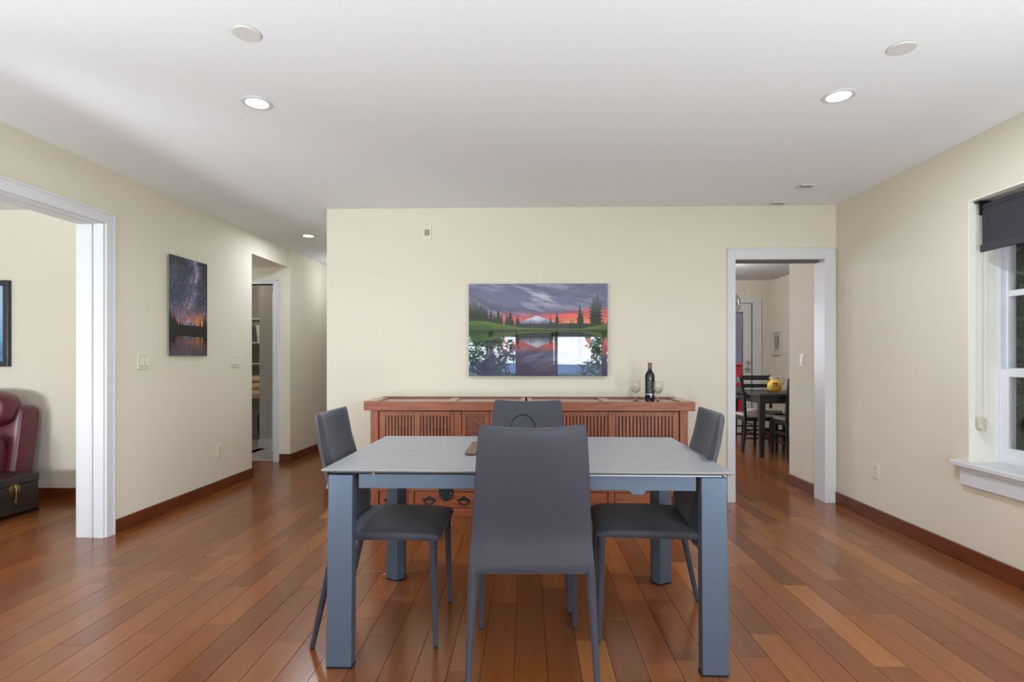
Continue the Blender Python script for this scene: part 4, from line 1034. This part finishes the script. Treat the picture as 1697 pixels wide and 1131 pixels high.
# yellow jug
JY = 6.85
jx = XatY(1283.5, JY)
jg = empty('jug', (jx, JY, .7705), 0, 'yellow painted ceramic jug with a white handle on the kitchen table', 'jug')
M_jug = mat('jug_yellow', (238, 184, 52), .25, noise=((14, 14, 14), (250, 214, 110), .45, .6))
M_jw = mat('jug_white', (244, 242, 240), .2)
mb().lathe([(.001, 0), (.045, 0), (.075, .02), (.086, .055), (.080, .09), (.060, .115), (.050, .125), (.001, .125)], n=36).build('body', M_jug, jg, smooth=True, sharp=60)
mb().lathe([(.048, .122), (.050, .14), (.060, .155), (.057, .155), (.046, .142), (.044, .122)], n=36).build('rim', M_jw, jg, smooth=True, sharp=60)
mb().tube([(.05, 0, .14), (.085, 0, .16), (.112, 0, .135), (.108, 0, .10), (.080, 0, .065), (.088, 0, .04)], [.010, .011, .011, .011, .010, .007], 10).build('handle', M_jw, jg, smooth=True)
mb().loft([[(-.046, -.02, .13), (-.046, .02, .13), (-.05, 0, .10)], [(-.072, -.006, .15), (-.072, .006, .15), (-.070, 0, .14)]]).build('spout', M_jug, jg)
q = mb()
for a_, dz in ((-.45, .012), (-.15, .012), (-.45, -.014), (-.15, -.014)):
    x, y = math.sin(a_), -math.cos(a_); c = Vector((x*.083, y*.083, .078+dz)); q.lathe([(.001, -.004), (.010, -.002), (.012, 0), (.010, .002), (.001, .004)], c, 10, 'y')
q.build('painted_flower', mat('jug_blue', (22, 34, 60), .3), jg, smooth=True)
jg.scale = (1, 1, 1.22)
# clear globe pendant
gy = 6.0; gx = XatY(1199, gy); gz = ZatY(507, gy)
gp = empty('pendant_lamp', (gx, gy, gz), 0, 'clear glass globe pendant lamp hanging in the kitchen doorway', 'lamp')
R_ = .176
pr_ = [(max(.02, R_*math.sin(a_)), -R_*math.cos(a_)) for a_ in np.linspace(.12, PI-.12, 26)]
mb().lathe(pr_, n=40).build('globe', pane_mat('globe_glass', (228, 228, 230), 1.9), gp, smooth=True)
mb().lathe([(.001, R_-.01), (.045, R_-.01), (.04, R_+.03), (.012, R_+.05), (.001, R_+.05)], n=24).build('globe_cap', M_steel, gp, smooth=True, sharp=40)
mb().tube([(0, 0, R_+.05), (0, 0, H-gz)], .004, 8).build('cord', M_black, gp)
cushion('bulb', (0.0, 0, .0), (.045, .045, .06), 1, gp, 14, m=emis('bulb_glow', (255, 248, 236), 6), pz=1)

# ------------------------------------------------------------------ outdoors
M_deck = mat('deck_pale', (176, 168, 156), .8)
dk = struct(empty('ground_deck', (0, 0, 0)))  # unseen pale deck, added to bounce daylight up to the ceiling
for k in range(26): mb().box(-7.5, 4.5, YF-.16-.145*(k+1), YF-.165-.145*k, -.14, -.10).build('plank', M_deck, dk)
M_valley = mat('valley_green', (70, 92, 58), .9, noise=((.05, .05, .05), (98, 112, 80), .4, .6))
struct(mb().box(-600, 600, -900, -9, -14.2, -14).build('ground_valley', M_valley))
def ridge(name, y, h0, amp, seed, c):
    rr = np.random.RandomState(seed); xs = np.linspace(-700, 700, 60)
    hs = h0+amp*(vnoise(xs/90+seed, xs*0+.5, seed)-.5)*2
    q = mb(); top = [(x, y, h) for x, h in zip(xs, hs)]; fr = [(x, y+60, -14) for x in xs]; bk = [(x, y-60, -14) for x in xs]
    q.loft([fr, top, bk], cap=False, closed=False); struct(q.build(name, c, smooth=True))
ridge('hills_far', -800, 9, 6, 5, mat('hills_blue', (104, 128, 158), 1)); ridge('hills_near', -350, -2, 2, 8, mat('hills_green', (62, 84, 70), 1))
M_leafd = mat('leaf_dark', (52, 78, 44), .6, noise=((2, 2, 2), (92, 124, 64), .4, .65))
M_leafb = mat('leaf_blue_green', (74, 98, 80), .6, noise=((2, 2, 2), (110, 130, 104), .4, .65))
M_bark = mat('bark', (72, 60, 50), .9, bump=(30, .6, .02))
def tree(x, y, z0, h, r, n, m, label, seed, cone=True, leaf=.22, lo=.15):
    rt = random.Random(seed); t = empty('tree', (x, y, z0), 0, label, 'tree')
    mb().tube([(0, 0, 0), (.1, 0, h*.5), (0, 0, h*.95)], [r*.09+.08, r*.05+.05, .02], 8).build('trunk', M_bark, t, smooth=True)
    q = mb(); vs = []; fs = []
    for i in range(n):
        s = rt.random()**.8; z = h*(lo+(1-lo)*s)
        rad = r*(1-s) if cone else r*math.sqrt(max(0, 1-(2*s-1)**2))
        rad = (rad*(.75+.25*math.sin(z*5))+.1)*math.sqrt(rt.random()); a_ = rt.uniform(0, 2*PI)
        c = Vector((rad*math.cos(a_), rad*math.sin(a_), z-rad*.25*cone))
        u = Vector((rt.gauss(0, 1), rt.gauss(0, 1), rt.gauss(0, .6))).normalized(); w_ = u.cross(Vector((rt.gauss(0, 1), rt.gauss(0, 1), 1))).normalized()
        l = leaf*rt.uniform(.6, 1.4); k = len(vs)
        vs += [c-u*l, c+w_*l*.35, c+u*l, c-w_*l*.35]; fs.append((k, k+1, k+2, k+3))
    q.add(vs, fs); o = q.build('leaves', m, t); o['kind'] = 'stuff'
tree(-1.6, -13, -6, 10.6, 1.7, 4200, M_leafb, 'leafy tree outside the big windows, mirrored in the sunset print', 1, False, .17)
tree(.9, -16, -9, 12.0, 1.9, 3600, M_leafd, 'fir tree outside the big windows, mirrored in the sunset print', 2, True, .2)
tree(3.6, -15, -8, 11.6, 1.5, 2600, M_leafb, 'slender tree at the edge of the big windows, mirrored in the sunset print', 3, False, .17)
# outside the right window: trees, timber steps, added roof and fences that shade them
tree(5.5, 6.3, -.6, 3.0, 1.0, 5200, M_leafd, 'dark leafy tree right outside the window with the roller shade', 4, False, .12, .05)
tree(7.15, 8.0, -.6, 3.0, .45, 4600, M_leafd, 'dark bushy tree behind the first one outside the window', 5, False, .12, .05)
tree(6.4, 3.0, -.6, 3.0, 1.1, 4200, M_leafd, 'dark bushy tree outside the window on the viewer side', 6, False, .12, .05)
struct(mb().box(XR+WD, 9, -4, 17, -.7, -.6).build('ground_garden', mat('side_soil', (58, 50, 42), .95)))
M_gray = mat('weathered_timber', (128, 124, 120), .85, noise=((6, 30, 30), (92, 88, 86), .35, .65))
M_dark = mat('dark_fence', (50, 46, 44), .9)
fe = empty('garden_fence', (7.9, 3, -.6), 0, 'tall dark board fence behind the trees outside the window', 'fence')  # added fence, raised to the roof to shut out the bright sky
for k in range(38): mb().box(-.02, .02, -3.3+k*.5, -2.81+k*.5, 0, 3.28).build('board', M_dark, fe)
st = empty('timber_steps', (4.1, 3.2, -.6), 0, 'weathered grey timber planter steps outside the lower window pane', 'steps')
for k, (dx, z) in enumerate(((0, .55), (.30, .85))):
    mb().box(-.30+dx, .05+dx, -2.2, 3.2, z-.09, z).build('step_timber', M_gray, st, bevel=.01)
    mb().box(-.22+dx, .05+dx, -2.2, 3.2, 0, z-.09).build('step_riser', M_dark, st)
pg = struct(mb().box(XR+WD+.02, 8.1, -.3, 5.2, 2.70, 2.76).box(4.1, 8.1, 5.2, 8.6, 2.70, 2.76).box(6.6, 8.1, 8.6, 16, 2.70, 2.76).build('ceiling_patio', M_dark))  # pergola made solid and longer to shade the view outside the window
fe2 = empty('garden_fence', (5.4, -.4, -.6), 0, 'dark board fence closing the covered side patio on the viewer side', 'fence')  # unseen end fence, added to stop sky light reaching the window reveal
for k in range(10): mb().box(-2.55+k*.52, -2.04+k*.52, -.02, .02, 0, 3.28).build('board', M_dark, fe2)
for k in range(14): mb().box((XR+WD+.02) if k < 9 else 4.15, 7.8, -.2+k*.62, -.08+k*.62, 2.52, 2.698).build('beam', M_dark, pg)
